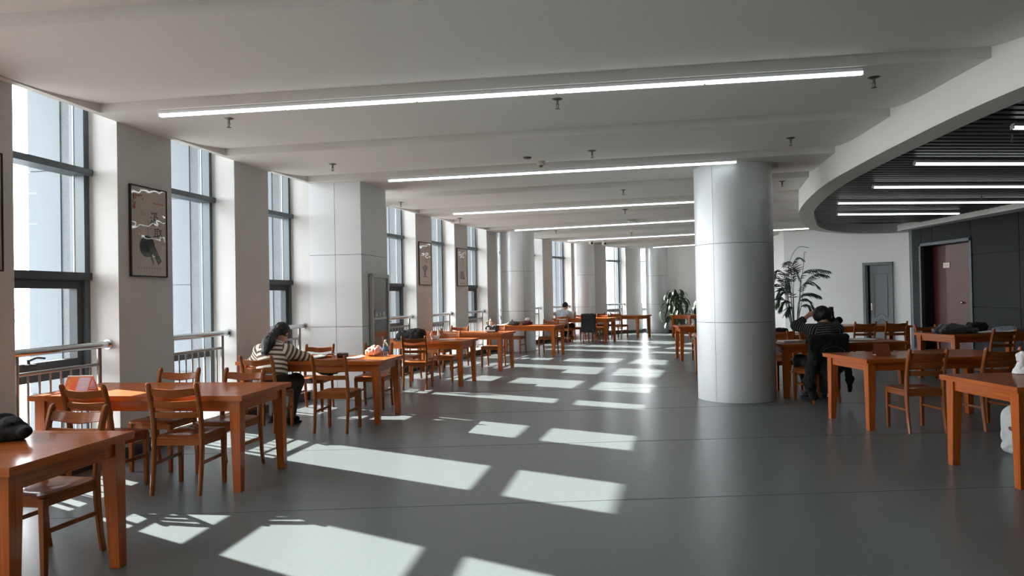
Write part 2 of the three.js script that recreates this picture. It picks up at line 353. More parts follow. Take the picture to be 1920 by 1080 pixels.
struct('trim_ring', loft(ringPts.map((p, k) => { const q = ringIn[k]; return [P(p[0], 2.885, p[1]), P(q[0], 2.88, q[1]), P(q[0], 3.5, q[1]), P(p[0], 3.5, p[1])]; }), { crease: 0.4 }), M.bulkhead);
{
  const g = structGroup('ceiling_slatted');
  struct('ceiling_void', concavePrism([...ringPts.map((p, k) => lerp2(p, ringIn[k], 0.5)), [14, 16], [14, -5.6]], 3.12, 3.16), M.void);
  // inner edge of the ring as x(d) on the near-camera branch, and the cut on the far branch
  const slope = Math.tan(5.6 * Math.PI / 180);
  const shared = new Map();
  for (let k = 0; k < 118; k++) {
    const d0 = -3.2 + k * 0.16;                                   // depth of the slat at x = 4
    const cross = [];
    for (let j = 0; j + 1 < ringIn.length; j++) {
      const [xa, da] = ringIn[j], [xb, db] = ringIn[j + 1], fa = da - d0 - (xa - 4) * slope, fb = db - d0 - (xb - 4) * slope;
      if (fa * fb <= 0 && fa !== fb) { const t = fa / (fa - fb); cross.push(xa + (xb - xa) * t); }
    }
    if (!cross.length) continue;
    const xs = Math.min(...cross) - 0.1, xe = cross.length > 1 ? Math.max(...cross) + 0.1 : 10.6, L = xe - xs;
    if (L < 0.1) continue;
    const m = mesh('slat', new THREE.BoxGeometry(L / Math.cos(Math.atan(slope)), 0.05, 0.092), M.slat, g);
    const xm = (xs + xe) / 2; m.position.set(xm, 2.985, -(d0 + (xm - 4) * slope)); m.rotation.y = Math.atan(slope);
  }
}

// ------------------------------------------------------------------ dark core on the right, white walls at the back
const coreLine = [[9.46, 17.05], [9.44, 15.5], [9.38, 13.1], [9.34, 11], [9.34, 8], [9.4, 2], [9.5, -5.6]];
{
  const g = structGroup('wall_right');
  mesh('core_block', concavePrism([[9.75, 17.2], [9.78, 15.8], [9.7, 13.1], [9.66, 11], [9.66, 8], [9.72, 2], [9.8, -5.6], [14, -5.6], [14, 17.2]].reverse(), 0, 3.2), M.darkTrim, g);
  // cladding panels: [d0, d1] pairs along the wall by three courses; the doorway is left open
  const xAt = (d) => { for (let k = 0; k + 1 < coreLine.length; k++) { const [xa, da] = coreLine[k], [xb, db] = coreLine[k + 1]; if (d <= da && d >= db) return xa + (xb - xa) * (da - d) / (da - db); } return 9.4; };
  const cols = [[17.0, 16.6], [14.75, 13.3], [13.3, 11.85], [11.85, 10.4], [10.4, 8.9], [8.9, 6.5], [6.5, 3.5], [3.5, 0], [0, -5.5]], rows = [[0.08, 1.08], [1.08, 2.15], [2.15, 2.95]];
  const j = 0.006;
  const panel = (d0, d1, y0, y1) => mesh('wall_panel', prism([[xAt(d0 - j), d0 - j], [xAt(d1 + j), d1 + j], [xAt(d1 + j) + 0.03, d1 + j], [xAt(d0 - j) + 0.03, d0 - j]], y0 + j, y1 - j), M.darkPanel, g);
  for (const [d0, d1] of cols) for (const [y0, y1] of rows) panel(d0, d1, y0, y1);
  panel(16.6, 16.15, 2.50, 2.95); panel(16.15, 14.75, 2.50, 2.95);
  for (const [d0, d1] of cols) mesh('backing', prism([[xAt(d0) + 0.03, d0], [xAt(d1) + 0.03, d1], [xAt(d1) + 0.4, d1], [xAt(d0) + 0.4, d0]], 0, 3.0), M.core, g);
  mesh('backing', prism([[9.49, 16.62], [9.49, 14.7], [9.8, 14.7], [9.8, 16.62]], 2.5, 3.0), M.core, g);
  mesh('corner_post', at(new THREE.CylinderGeometry(0.13, 0.13, 3.0, 24), 9.59, 1.5, -17.08), M.darkTrim, g);
  mesh('plinth', prism([[9.45, 16.98], [9.36, 11], [9.42, 2], [9.55, 2], [9.49, 11], [9.58, 16.98]], 0, 0.08), M.kerb, g);
  // pale canopy band along the top of the dark wall
  const band = [[9.75, 17.35], [9.45, 17.38], [9.25, 17.22], [9.2, 16.9], [9.12, 15.0], [9.0, 13.0], [8.9, 11], [8.9, 6], [9.0, -5.5]];
  struct('trim_band', loft(band.map(([x, d], k) => [P(x, 2.86, d), P(x + (k ? 0.5 : 0.1), 2.86, d), P(x + (k ? 0.5 : 0.1), 3.0, d), P(x, 3.0, d)]), { crease: 0.6 }), M.bulkhead);
  // back walls
  struct('wall_back', prism([[5.62, 27.1], [8.6, 25.55], [8.75, 25.85], [5.75, 27.4]], 0, TOP), M.plasterWhite);
  struct('wall_back', prism([[5.62, 27.1], [5.75, 27.1], [6.1, 28.4], [5.95, 28.4]], 0, TOP), M.plasterWhite);
  struct('wall_back', prism([[8.11, 21.42], [8.5, 25.75], [8.7, 25.7], [8.32, 21.36]], 0, TOP), M.plasterWhite);
  // white wall with the doorway left out: left piece, right piece, over the door
  const W = (t) => [8.11 + 0.704 * t, 21.42 - 0.71 * t], wn = [0.71, 0.704], t0 = 2.30, t1 = 2.93;
  const wp = (a, b, y0, y1) => struct('wall_back', prism([W(a), W(b), off(W(b), wn, 0.2), off(W(a), wn, 0.2)], y0, y1), M.plasterWhite);
  wp(0, t0, 0, TOP); wp(t1, 5.5, 0, TOP); wp(t0, t1, 2.14, TOP);
  struct('wall_back', prism([[9.72, 17.2], [12.1, 17.2], [12.1, 17.4], [9.72, 17.4]], 0, 3.3), M.plasterWhite);
  struct('wall_behind', prism([[-5.2, -5.5], [14.2, -5.5], [14.2, -5.8], [-5.2, -5.8]], 0, TOP), M.darkTrim);
  struct('wall_far_right', prism([[14, -5.8], [14.2, -5.8], [14.2, 20], [14, 20]], 0, TOP), M.darkTrim);
  struct('wall_far_end', prism([[11.9, 19.7], [14.2, 19.7], [14.2, 19.9], [11.9, 19.9]], 0, TOP), M.darkTrim);
  struct('baseboard_back', prism([off(W(0), wn, -0.012), off(W(t0 - 0.06), wn, -0.012), off(W(t0 - 0.06), wn, 0.01), off(W(0), wn, 0.01)], 0, 0.1), M.kerb);
  struct('baseboard_back', prism([[5.62, 27.09], [8.6, 25.54], [8.61, 25.56], [5.63, 27.11]], 0, 0.1), M.kerb);
  // grey moulded door
  const door = structGroup('door_1'), dw = t1 - t0, mid = W((t0 + t1) / 2);
  door.position.set(mid[0], 0, -mid[1]); door.rotation.y = -Math.atan2(0.71, 0.704);
  mesh('door_frame', merge([at(rbox(0.075, 2.2, 0.09, 0.006, 'y'), -dw / 2 - 0.03, 1.1, 0.02), at(rbox(0.075, 2.2, 0.09, 0.006, 'y'), dw / 2 + 0.03, 1.1, 0.02), at(rbox(dw + 0.135, 0.075, 0.09, 0.006), 0, 2.17, 0.02)]), M.doorGrey, door);
  mesh('door_gap', at(new THREE.BoxGeometry(dw, 2.14, 0.02), 0, 1.07, -0.16), M.black, door);
  const leaf = mesh('door', at(rbox(dw - 0.09, 2.12, 0.04, 0.004, 'y'), 0.045, 1.07, -0.06), M.doorGrey, door);
  // raised moulding: a long upper panel with an arched foot, a short lower panel with an arched head
  const ring = (pts, r) => tube(pts.map(([x, y]) => new THREE.Vector3(x + 0.045, y, -0.037)), r, 90, 6, true);
  const arch = (x0, x1, y, h, k) => Array.from({ length: 9 }, (_, q) => { const t = q / 8; return [x0 + (x1 - x0) * t, y + h * Math.sin(Math.PI * Math.min(1, Math.max(0, (t - 0.15) / 0.7))) * k]; });
  mesh('moulding', merge([ring([[-0.17, 1.9], [0, 1.9], [0.17, 1.9], [0.17, 1.5], [0.17, 1.0], ...arch(0.17, -0.17, 0.72, 0.1, 1), [-0.17, 1.0], [-0.17, 1.5]], 0.011), ring([...arch(-0.17, 0.17, 0.56, 0.1, 1), [0.17, 0.4], [0.17, 0.18], [0, 0.18], [-0.17, 0.18], [-0.17, 0.4]], 0.011)]), M.doorGrey, leaf);
  mesh('door_handle', merge([at(rbox(0.035, 0.2, 0.012, 0.005), -0.19, 1.0, -0.034), rod(new THREE.Vector3(-0.19, 1.03, -0.03), new THREE.Vector3(-0.19, 1.03, 0.03), 0.009), rod(new THREE.Vector3(-0.19, 1.03, 0.028), new THREE.Vector3(-0.09, 1.03, 0.028), 0.008)]), M.steel, leaf);
  // brown double door set back in the dark wall, local x runs along the wall away from us
  const bd = structGroup('door_2'); bd.position.set(9.46, 0, -15.67); bd.rotation.y = -Math.PI / 2;   // local +x = nearer, local +z = into the room
  const open = 1.75, hgt = 2.44;
  mesh('door_frame', merge([at(rbox(0.07, hgt + 0.07, 0.12, 0.006, 'y'), -open / 2 - 0.035, (hgt + 0.07) / 2, 0.0), at(rbox(0.07, hgt + 0.07, 0.12, 0.006, 'y'), open / 2 + 0.035, (hgt + 0.07) / 2, 0.0), at(rbox(open + 0.14, 0.07, 0.12, 0.006), 0, hgt + 0.035, 0.0)]), M.darkTrim, bd);
  mesh('door_lining', merge([at(rbox(0.02, hgt, 0.3, 0.003, 'y'), -open / 2 + 0.01, hgt / 2, -0.15), at(rbox(0.02, hgt, 0.3, 0.003, 'y'), open / 2 - 0.01, hgt / 2, -0.15)]), M.black, bd);
  const leafA = mesh('door', at(rbox(1.15, hgt - 0.02, 0.045, 0.004, 'y'), 0.27, hgt / 2, -0.2), M.doorBrown, bd);
  const leafB = mesh('door', at(rbox(0.55, hgt - 0.02, 0.045, 0.004, 'y'), -0.585, hgt / 2, -0.24), M.doorRed, bd);
  mesh('knob', merge([at(new THREE.SphereGeometry(0.03, 16, 12), 0.3, 1.16, -0.14), rod(new THREE.Vector3(0.3, 1.16, -0.19), new THREE.Vector3(0.3, 1.16, -0.14), 0.014)]), M.steel, leafA);
  const plate = canvasTex(256, 128, (c, w, h) => { c.fillStyle = '#e6ddd0'; c.fillRect(0, 0, w, h); c.strokeStyle = '#8c7a6c'; c.lineWidth = 5; c.strokeRect(6, 6, w - 12, h - 12); c.fillStyle = '#8d7c74'; for (let k = 0; k < 5; k++) { c.fillRect(36 + k * 38, 44, 26, 5); c.fillRect(36 + k * 38, 60, 26, 5); c.fillRect(46 + k * 38, 38, 5, 44); c.fillRect(36 + k * 38, 78, 26, 5); } });
  mesh('door_sign', at(rbox(0.24, 0.12, 0.012, 0.003), -0.27, 1.98, -0.17), std({ map: plate, roughness: 0.5 }), leafA);
  const sg = leafA.children.find((o) => o.name === 'door_sign'); { const p = sg.geometry.attributes.position, u = sg.geometry.attributes.uv; for (let i = 0; i < p.count; i++) u.setXY(i, (p.getX(i) + 0.39) / 0.24, (p.getY(i) - 1.92) / 0.12); }
}

// ------------------------------------------------------------------ columns with metal cladding: courses of curved panels over a core
function roundColumn(name, label, x, d, r, mat, turn, nPanels = 4) {
  const g = structGroup('column'); g.position.set(x, 0, -d); g.rotation.y = turn;
  mesh('core', at(new THREE.CylinderGeometry(r - 0.012, r - 0.012, H + 0.12, 48), 0, (H + 0.12) / 2, 0), M.core, g);
  for (const [y0, y1] of [[0, 1.07], [1.07, 2.13], [2.13, H + 0.12]]) for (let k = 0; k < nPanels; k++) {
    const gap = 0.0022 / r, a0 = k / nPanels * 2 * Math.PI + gap, a1 = (k + 1) / nPanels * 2 * Math.PI - gap, secs = [];
    for (let q = 0; q <= 20; q++) { const a = a0 + (a1 - a0) * q / 20; secs.push([[r - 0.014, y0 + 0.003], [r, y0 + 0.003], [r, y1 - 0.003], [r - 0.014, y1 - 0.003]].map(([R, y]) => new THREE.Vector3(Math.cos(a) * R, y, Math.sin(a) * R))); }
    mesh('cladding_panel', loft(secs, { crease: 0.5 }), mat, g);
  }
  return g;
}
roundColumn('column', '', 3.1, 10.03, 0.523, M.cladding, 0.75);
roundColumn('column', '', 0.16, 19.45, 0.46, M.cladding, 1.9);
roundColumn('column', '', 2.38, 24.35, 0.42, M.cladding, 1.1);
roundColumn('column', '', 5.5, 27.25, 0.44, M.cladding, 0.7);
{ // square column by the windows, local x along its camera-facing side, local z towards us
  const g = structGroup('column');
  const a = [-2.99, 10.66], b = [-2.2, 10.54], c = [-2.0, 11.52], e = [-2.79, 11.64];
  mesh('core', prism([off(a, [0, 1], 0.012), [b[0] - 0.014, b[1] + 0.014], [c[0] - 0.014, c[1] - 0.012], [e[0], e[1] - 0.012]], 0, H + 0.1), M.core, g);
  const rows = [[0, 1.07], [1.07, 2.13], [2.13, H + 0.1]], j = 0.003;
  const slab = (p, q, n) => rows.forEach(([y0, y1]) => mesh('cladding_panel', prism([p, q, off(q, n, 0.012), off(p, n, 0.012)], y0 + j, y1 - j), M.claddingLight, g));
  const u = unit(a, b), n1 = [-u[1], u[0]], v = unit(b, c), n2 = [-v[1], v[0]], L = Math.hypot(b[0] - a[0], b[1] - a[1]);
  slab(a, off(a, u, L / 2 - j), n1); slab(off(a, u, L / 2 + j), b, n1); slab(off(b, v, j * 2), c, n2); slab(off(c, u, -j), e, [-n1[0], -n1[1]]);
}

// ------------------------------------------------------------------ railings across the windows
const railLabels = {
  5: 'stainless steel railing across the nearest window, behind the second table with the orange card',
  6: 'stainless steel railing across the tall window between the two nearest poster-side pillars, above chair backs', 7: 'stainless steel railing beside the woman in the striped sweater, by the white square column',
  8: 'stainless steel railing hidden behind the square column with the hose cabinet', 9: 'stainless steel railing just past the hose cabinet, behind the black bag',
  10: 'stainless steel railing between the two far framed posters', 11: 'stainless steel railing right of the farthest framed poster', 12: 'short stainless steel railing beside the first round column by the windows',
  13: 'stainless steel railing just right of the first round window column', 14: 'stainless steel railing behind the man in the pale shirt', 15: 'stainless steel railing of the broad bright far window behind the last tables', 16: 'stainless steel railing left of the farthest round column',
};
for (const { A, B, n, len, i } of railPlan) {
  if (i < 5) continue;
  const m = off(lerp2(A, B, 0.5), n, 0.11), [ux, ud] = unit(A, B), h = len / 2, v = (x, y, z = 0) => new THREE.Vector3(x, y, z);
  const t = thing('railing', railLabels[i], 'railing', [m[0], 0, m[1]], Math.atan2(ud, ux));
  mesh('handrail', rod(v(-h, 1.09), v(h, 1.09), 0.033, 0.033, 18), M.steel, t);
  for (const s of [-1, 1]) {
    mesh('flange', rod(v(s * (h - 0.022), 1.09), v(s * h, 1.09), 0.047, 0.047, 20), M.steel, t);
    mesh('post', rod(v(s * (h - 0.13), 0.145), v(s * (h - 0.13), 1.065), 0.021, 0.021, 12), M.steelDark, t);
  }
  mesh('rail', rod(v(-h + 0.13, 0.915), v(h - 0.13, 0.915), 0.016, 0.016, 12), M.steelDark, t);
  mesh('rail', rod(v(-h + 0.13, 0.235), v(h - 0.13, 0.235), 0.014, 0.014, 10), M.steelDark, t);
  const nb = Math.round((len - 0.26) / 0.118);
  for (let k = 1; k < nb; k++) { const x = -h + 0.13 + (len - 0.26) * k / nb; mesh('baluster', rod(v(x, 0.235), v(x, 0.915), 0.0095, 0.0095, 8), M.steelDark, t); }
}

// ------------------------------------------------------------------ linear lamps
function linearLamp(label, group, x, d, deg, len, y, power) {
  const u = lineDir(deg), t = thing('linear_lamp', label, 'ceiling lamp', [x + u[0] * len / 2, y, d + u[1] * len / 2], deg * -Math.PI / 180 * 1, group);
  mesh('housing', at(rbox(len, 0.028, 0.046, 0.004), 0, 0.05, 0), M.lampBody, t);
  const n = Math.max(2, Math.round(len / 1.2));
  for (let k = 0; k < n; k++) mesh('diffuser', at(rbox(len / n - 0.006, 0.03, 0.036, 0.012, 'x', 3), -len / 2 + (k + 0.5) * len / n, 0.024, 0), M.lamp, t);
  for (const s of [-1, 1]) mesh('end_cap', at(rbox(0.012, 0.036, 0.044, 0.004), s * (len / 2 + 0.004), 0.028, 0), M.lampBody, t);
  const l = new THREE.RectAreaLight(new THREE.Color(0.93, 1, 1), power * 1.4, len, 0.036); l.position.set(0, 0.004, 0); l.rotation.x = -Math.PI / 2; t.add(l);
  return t;
}
const LAMP = 0.3;
const lampRows = [[4, -3.2, 6, 'long ceiling lamp strip just over the camera'], [6, -3.14, 5.96, 'nearest long white lamp strip, slanting across the upper half of the picture'],
  [8, -1.74, 4.78, 'second long white lamp strip, its right end touching the big round column'], [10, -1.16, 6, 'third long white lamp strip, starting over the bright windows'],
  [12, 0.1, 6, 'fourth long white lamp strip, above the first round window column'], [14, 1.77, 6.95, 'fifth long lamp strip, reaching past the big column to the bulkhead'], [16, 5.22, 3.6, 'shortest white lamp strip, in front of the far end wall']];
for (const [k, x, len, label] of lampRows) {
  const [lx, ld, a] = LINES[k], u = lineDir(a), s = (x - lx) / u[0];
  linearLamp(label, 'lamp strips under the folded ceiling', x, ld + u[1] * s + 0.06, a, len, 3.135, LAMP);
}
for (const [x, d, len, label] of [[4.5, 6.42, 4.2, 'nearest lamp strip under the dark slats, only its end showing at the edge'], [4.62, 8.2, 4.1, 'upper lamp strip under the dark slats, second from the viewer'], [5.06, 10.02, 3.7, 'middle lamp strip under the dark slats'], [5.37, 11.8, 3.4, 'long low lamp strip under the dark slats, second from the back'], [6.16, 13.56, 2.45, 'short lamp strip under the dark slats, farthest back above the dark wall']])
  linearLamp(label, 'lamp strips under the slatted ceiling', x, d, -5.6, len, 2.875, LAMP);

// ------------------------------------------------------------------ small ceiling fittings
{
  const spots = [[-2.64, 6.77, 'first sprinkler head, under the left end of the nearest lamp strip'], [0.43, 6.31, 'sprinkler head under the middle of the nearest lamp strip'], [2.97, 5.83, 'sprinkler head past the right end of the nearest lamp strip'],
    [-2.26, 9.17, 'sprinkler head above the white square column'], [0.99, 8.62, 'sprinkler head right of the round smoke detector'], [3.17, 8.10, 'sprinkler head in front of the big column, toward the curved bulkhead'],
    [-1.97, 12.93, 'sprinkler head over the first window past the square column'], [1.87, 11.9, 'sprinkler head between the second and third lamp strips'], [4.27, 11.29, 'sprinkler head right of the big column, by the bulkhead'], [-1.12, 15.84, 'sprinkler head over the poster-side windows, left of the fourth lamp strip'],
    [2.34, 14.71, 'small sprinkler head between the third and fourth lamp strips'], [1.2, 19.2, 'tiny sprinkler head under the fifth lamp strip'], [3.4, 20.3, 'tiny sprinkler head above the far tables']];
  let proto = null;
  for (const [x, d, label] of spots) {
    if (!proto) {
      proto = thing('sprinkler_head', label, 'sprinkler', [x, 3.2, d], 0, 'sprinklers under the folded ceiling');
      mesh('collar', at(lathe([[0.001, 0.012], [0.046, 0.012], [0.048, 0.004], [0.03, -0.006], [0.012, -0.012], [0.001, -0.012]], 20), 0, 0.0, 0), M.brass, proto);
      mesh('stem', merge([rod(new THREE.Vector3(0, 0.0, 0), new THREE.Vector3(0, -0.04, 0), 0.008), rod(new THREE.Vector3(0.009, -0.036, 0), new THREE.Vector3(0.003, -0.066, 0), 0.003), rod(new THREE.Vector3(-0.009, -0.036, 0), new THREE.Vector3(-0.003, -0.066, 0), 0.003)]), M.brass, proto);
      mesh('deflector', at(lathe([[0.001, 0.002], [0.017, 0], [0.017, -0.003], [0.001, -0.003]], 16), 0, -0.066, 0), M.brass, proto);
    } else copyOf(proto, 'sprinkler_head', label, [x, 3.2 + 0.02, d], 0);
    const o = scene.children[scene.children.length - 1]; o.position.y = 3.203; o.scale.setScalar(1.3);
  }
  for (const [x, d, label] of [[4.9, 7.0, 'sprinkler head under the dark slats, near the right edge of the picture'], [5.75, 11.0, 'sprinkler head under the dark slats above the second lowest lamp strip'], [7.6, 11.6, 'sprinkler head under the dark slats, right of the long low lamp strip']]) copyOf(proto, 'sprinkler_head', label, [x, 2.975, d], 0, 'sprinklers under the slats');
  const sd = thing('smoke_detector', 'flat round smoke detector on the ceiling between the first two lamp strips', 'smoke detector', [0.22, 3.215, 8.95]);
  mesh('base', at(lathe([[0.001, 0.03], [0.085, 0.03], [0.085, 0.0], [0.07, -0.012], [0.001, -0.014]], 28), 0, 0, 0), M.plasticWhite, sd);
  mesh('vent', at(lathe([[0.001, -0.014], [0.052, -0.014], [0.048, -0.03], [0.03, -0.036], [0.001, -0.037]], 24), 0, 0, 0), M.brass, sd);
  const sp = thing('motion_sensor', 'small cream motion sensor beside the round smoke detector', 'sensor', [0.41, 3.215, 9.44]);
  mesh('body', at(lathe([[0.001, 0.03], [0.055, 0.03], [0.055, -0.02], [0.04, -0.03], [0.001, -0.03]], 20), 0, 0, 0), M.plasticCream, sp);
  mesh('lens', at(new THREE.SphereGeometry(0.03, 16, 10), 0, -0.028, 0), M.brass, sp);
  const s2 = thing('smoke_detector', 'small round smoke detector under the fourth lamp strip, far down the ceiling', 'smoke detector', [2.9, 3.21, 17.3]);
  mesh('base', at(lathe([[0.001, 0.03], [0.1, 0.03], [0.1, 0.0], [0.07, -0.025], [0.001, -0.03]], 24), 0, 0, 0), M.plasticWhite, s2);
  let cam = null;
  for (const [x, d, label] of [[2.55, 22.9, 'left of the two small dome cameras under the far ceiling'], [2.98, 23.1, 'right of the two small dome cameras, in front of a far pillar']]) {
    if (cam) { copyOf(cam, 'security_camera', label, [x, 3.2, d], 0.2); continue; }
    cam = thing('security_camera', label, 'camera', [x, 3.2, d], -0.1, 'dome cameras under the far ceiling');
    mesh('mount', at(lathe([[0.001, 0.05], [0.07, 0.05], [0.07, -0.03], [0.06, -0.05], [0.001, -0.05]], 20), 0, 0.0, 0), M.plasticWhite, cam);
    mesh('dome', at(new THREE.SphereGeometry(0.075, 20, 14), 0, -0.075, 0.01), M.plasticWhite, cam);
    mesh('lens', at(new THREE.SphereGeometry(0.045, 16, 10), 0.012, -0.09, 0.045), M.black, cam);
  }
}

// ------------------------------------------------------------------ tables
const TL = 1.81, TW = 0.89;
function makeTable(label, pos, turn) {
  const t = thing('reading_table', label, 'table', pos, turn, 'wooden reading tables');
  const b = 0.085, th = 0.042, y = 0.75 - th / 2, mw = (TL, TW), k = 6, g = 0.0012;
  // mitred border boards round a field of planks
  const board = (pts) => boxUV(loft([pts.map(([x, z]) => new THREE.Vector3(x, 0.75 - th, z)), pts.map(([x, z]) => new THREE.Vector3(x, 0.747, z)), pts.map(([x, z]) => new THREE.Vector3(x * 0.9985, 0.75, z * 0.9975))], { crease: 0.3 }), 'x', rnd());
  const X = TL / 2, Z = TW / 2;
  mesh('tabletop_border', board([[-X, -Z], [X, -Z], [X - b, -Z + b - g], [-X + b, -Z + b - g]]), M.wood, t);
  mesh('tabletop_border', board([[-X, Z], [-X + b, Z - b + g], [X - b, Z - b + g], [X, Z]]), M.wood, t);
  for (const s of [-1, 1]) mesh('tabletop_border', boxUV(loft([0.75 - th, 0.747, 0.75].map((yy, q) => [[s * X, -Z], [s * X, Z], [s * (X - b + g), Z - b], [s * (X - b + g), -Z + b]].map(([x, z]) => new THREE.Vector3(x * (q > 1 ? 0.9985 : 1), yy, z * (q > 1 ? 0.9975 : 1)))), { crease: 0.3 }), 'z', rnd()), M.wood, t);
  const fw = TW - 2 * b, pw = fw / k;
  for (let q = 0; q < k; q++) mesh('plank', at(rbox(TL - 2 * b - g, 0.03, pw - g * 0.6, 0.0012, 'x', 1, q * 0.37), 0, 0.7345, -fw / 2 + (q + 0.5) * pw), M.wood, t);
  mesh('under_panel', at(rbox(TL - 0.12, 0.012, TW - 0.12, 0.002), 0, 0.713, 0), M.wood, t);
  const ix = X - 0.075, iz = Z - 0.075, ah = 0.085, ay = 0.708 - ah / 2;
  for (const s of [-1, 1]) { mesh('apron', at(rbox(2 * ix - 0.07, ah, 0.022, 0.003, 'x', 1, 0.2), 0, ay, s * (iz + 0.012)), M.wood, t); mesh('apron', at(rbox(0.022, ah, 2 * iz - 0.07, 0.003, 'z', 1, 0.6), s * (ix + 0.012), ay, 0), M.wood, t); }
  for (const sx of [-1, 1]) for (const sz of [-1, 1]) {
    // square leg tapering on its inner faces
    const sq = (y, w) => { const ox = sx * (ix + 0.04), oz = sz * (iz + 0.04); return [[0, 0], [-sx * w, 0], [-sx * w, -sz * w], [0, -sz * w]].map(([x, z]) => new THREE.Vector3(ox + x, y, oz + z)); };
    mesh('leg', boxUV(loft([sq(0, 0.056), sq(0.006, 0.06), sq(0.6, 0.084), sq(0.708, 0.084)], { crease: 0.4 }), 'y', sx * 0.3 + sz * 0.2), M.wood, t);
  }
  return t;
}
const R = (deg) => -deg * Math.PI / 180;
// [x, d, heading of the short axis in degrees, label]
const TABLES = {
  L1: [-3.114, 3.77, 6.3, 'nearest wooden table at the lower left corner, with the black jacket on it'],
  L2: [-2.93, 6.082, 7.2, 'second wooden table by the windows, with an orange folded card on its far left'],
  L3: [-2.369, 8.933, 8.7, 'wooden table where the woman in the striped sweater works'],
  L4: [-1.597, 12.466, 13.9, 'wooden table past the square column, with the black bag on its near chair'],
  L5: [-0.938, 14.79, 17.7, 'wooden window-side table with a dark handbag at its right end'],
  L6: [0.325, 17.91, 21.1, 'wooden table in front of the first round window column, strewn with bags and papers'],
  L7: [2.25, 22.52, 28.2, 'wooden table where the man in the pale shirt sits'],
  L8: [3.768, 24.8, 40.6, 'last wooden table by the windows, bare, before the farthest round column'],
  R1: [4.523, 5.692, -2.3, 'nearest wooden table on the right, cut by the picture edge, with a pale backpack beneath'],
  R2: [4.538, 8.018, -4.9, 'wooden table right of the big column with a brown folded card on it'],
  R3: [7.626, 11.687, -9.2, 'wooden table by the dark wall with a crumpled grey jacket on it'],
  R4: [4.54, 10.34, -5, 'dark wooden table where the man in the black striped top sits'],
  R5: [4.07, 12.45, 10, 'wooden table partly hidden by the big column, its left end bathed in light'],
  R6: [7.05, 14.78, 4, 'wooden table in front of the grey moulded door, two chairs before it'],
  R7: [4.52, 15.9, 5, 'wooden table left of the big column behind the chair with the black bag'],
  R8: [6.22, 23.98, -32, 'farthest wooden table of the right row, beside the leafy plants'],
};
for (const k of Object.keys(TABLES)) { const [x, d, a, label] = TABLES[k]; makeTable(label, [x, 0, d], R(a)); }

// ------------------------------------------------------------------ chairs: local -z is the way the sitter faces
function seatGeo() {
  const w = 0.425, dp = 0.42, n = 16, th = 0.03, g = new THREE.BoxGeometry(w, th, dp, n, 2, n); const p = g.attributes.position;
  for (let i = 0; i < p.count; i++) {
    let x = p.getX(i), y = p.getY(i), z = p.getZ(i);
    const u = x / (w / 2), v = z / (dp / 2), r = 0.10;              // rounded corners and a rounder front
    const m = Math.max(Math.abs(u), Math.abs(v)), l = Math.pow(Math.pow(Math.abs(u), 7) + Math.pow(Math.abs(v), 7), 1 / 7) || 1;
    x *= m / l; z *= m / l;
    x *= 1 - 0.045 * (v + 1) / 2;                                   // a little narrower at the back
    if (y > 0.001) y -= 0.012 * Math.exp(-((x - 0.085) ** 2 / 0.008 + (z - 0.03) ** 2 / 0.014)) + 0.012 * Math.exp(-((x + 0.085) ** 2 / 0.008 + (z - 0.03) ** 2 / 0.014)) + 0.009 * Math.pow(Math.max(0, m - 0.8) / 0.2, 2);
    if (y < -0.001) y += 0.006 * Math.pow(Math.max(0, m - 0.8) / 0.2, 2);
    p.setXYZ(i, x, y, z);
  }
  g.computeVertexNormals(); return boxUV(toCreasedNormals(g, 0.9), 'z', 0.3);
}
function postGeo() {   // rear leg and back upright in one curved piece
  const path = [[0, 0.235, 0.034], [0.12, 0.215, 0.036], [0.3, 0.195, 0.042], [0.43, 0.19, 0.044], [0.55, 0.197, 0.042], [0.66, 0.215, 0.04], [0.75, 0.238, 0.04], [0.81, 0.256, 0.042], [0.842, 0.266, 0.040], [0.858, 0.270, 0.030], [0.866, 0.272, 0.014]];
  const secs = path.map(([y, z, w], i) => {
    const hw = w / 2, t = i < 2 ? 0.0135 : i > 8 ? 0.015 * (i === 10 ? 0.55 : 0.85) : 0.0155, c = Math.min(hw, t) * 0.45;
    return [[-t, -hw + c], [-t + c, -hw], [t - c, -hw], [t, -hw + c], [t, hw - c], [t - c, hw], [-t + c, hw], [-t, hw - c]].map(([x, dz]) => new THREE.Vector3(x, y, z + dz));
  });
  return boxUV(loft(secs, { crease: 0.7 }), 'y', 0.1);
}
function slatGeo(yc, h, z0, bow, dip, lean) {   // curved rail between the uprights
  const secs = [], hw = 0.186;
  for (let k = 0; k <= 14; k++) {
    const u = k / 7 - 1, x = u * hw, bz = bow * (1 - u * u), wv = Math.cos(u * Math.PI), y0 = yc - h / 2 - dip * (0.5 + 0.5 * wv), y1 = yc + h / 2 - dip * 0.55 * (0.5 + 0.5 * wv), t = 0.0095, c = 0.004;
    secs.push([[y0 + c, -t], [y1 - c, -t], [y1, -t + c], [y1, t - c], [y1 - c, t], [y0 + c, t], [y0, t - c], [y0, -t + c]].map(([y, dz]) => new THREE.Vector3(x, y, z0 + bz + dz + (y - yc) * lean)));
  }
  return boxUV(loft(secs, { crease: 0.6 }), 'x', yc);
}
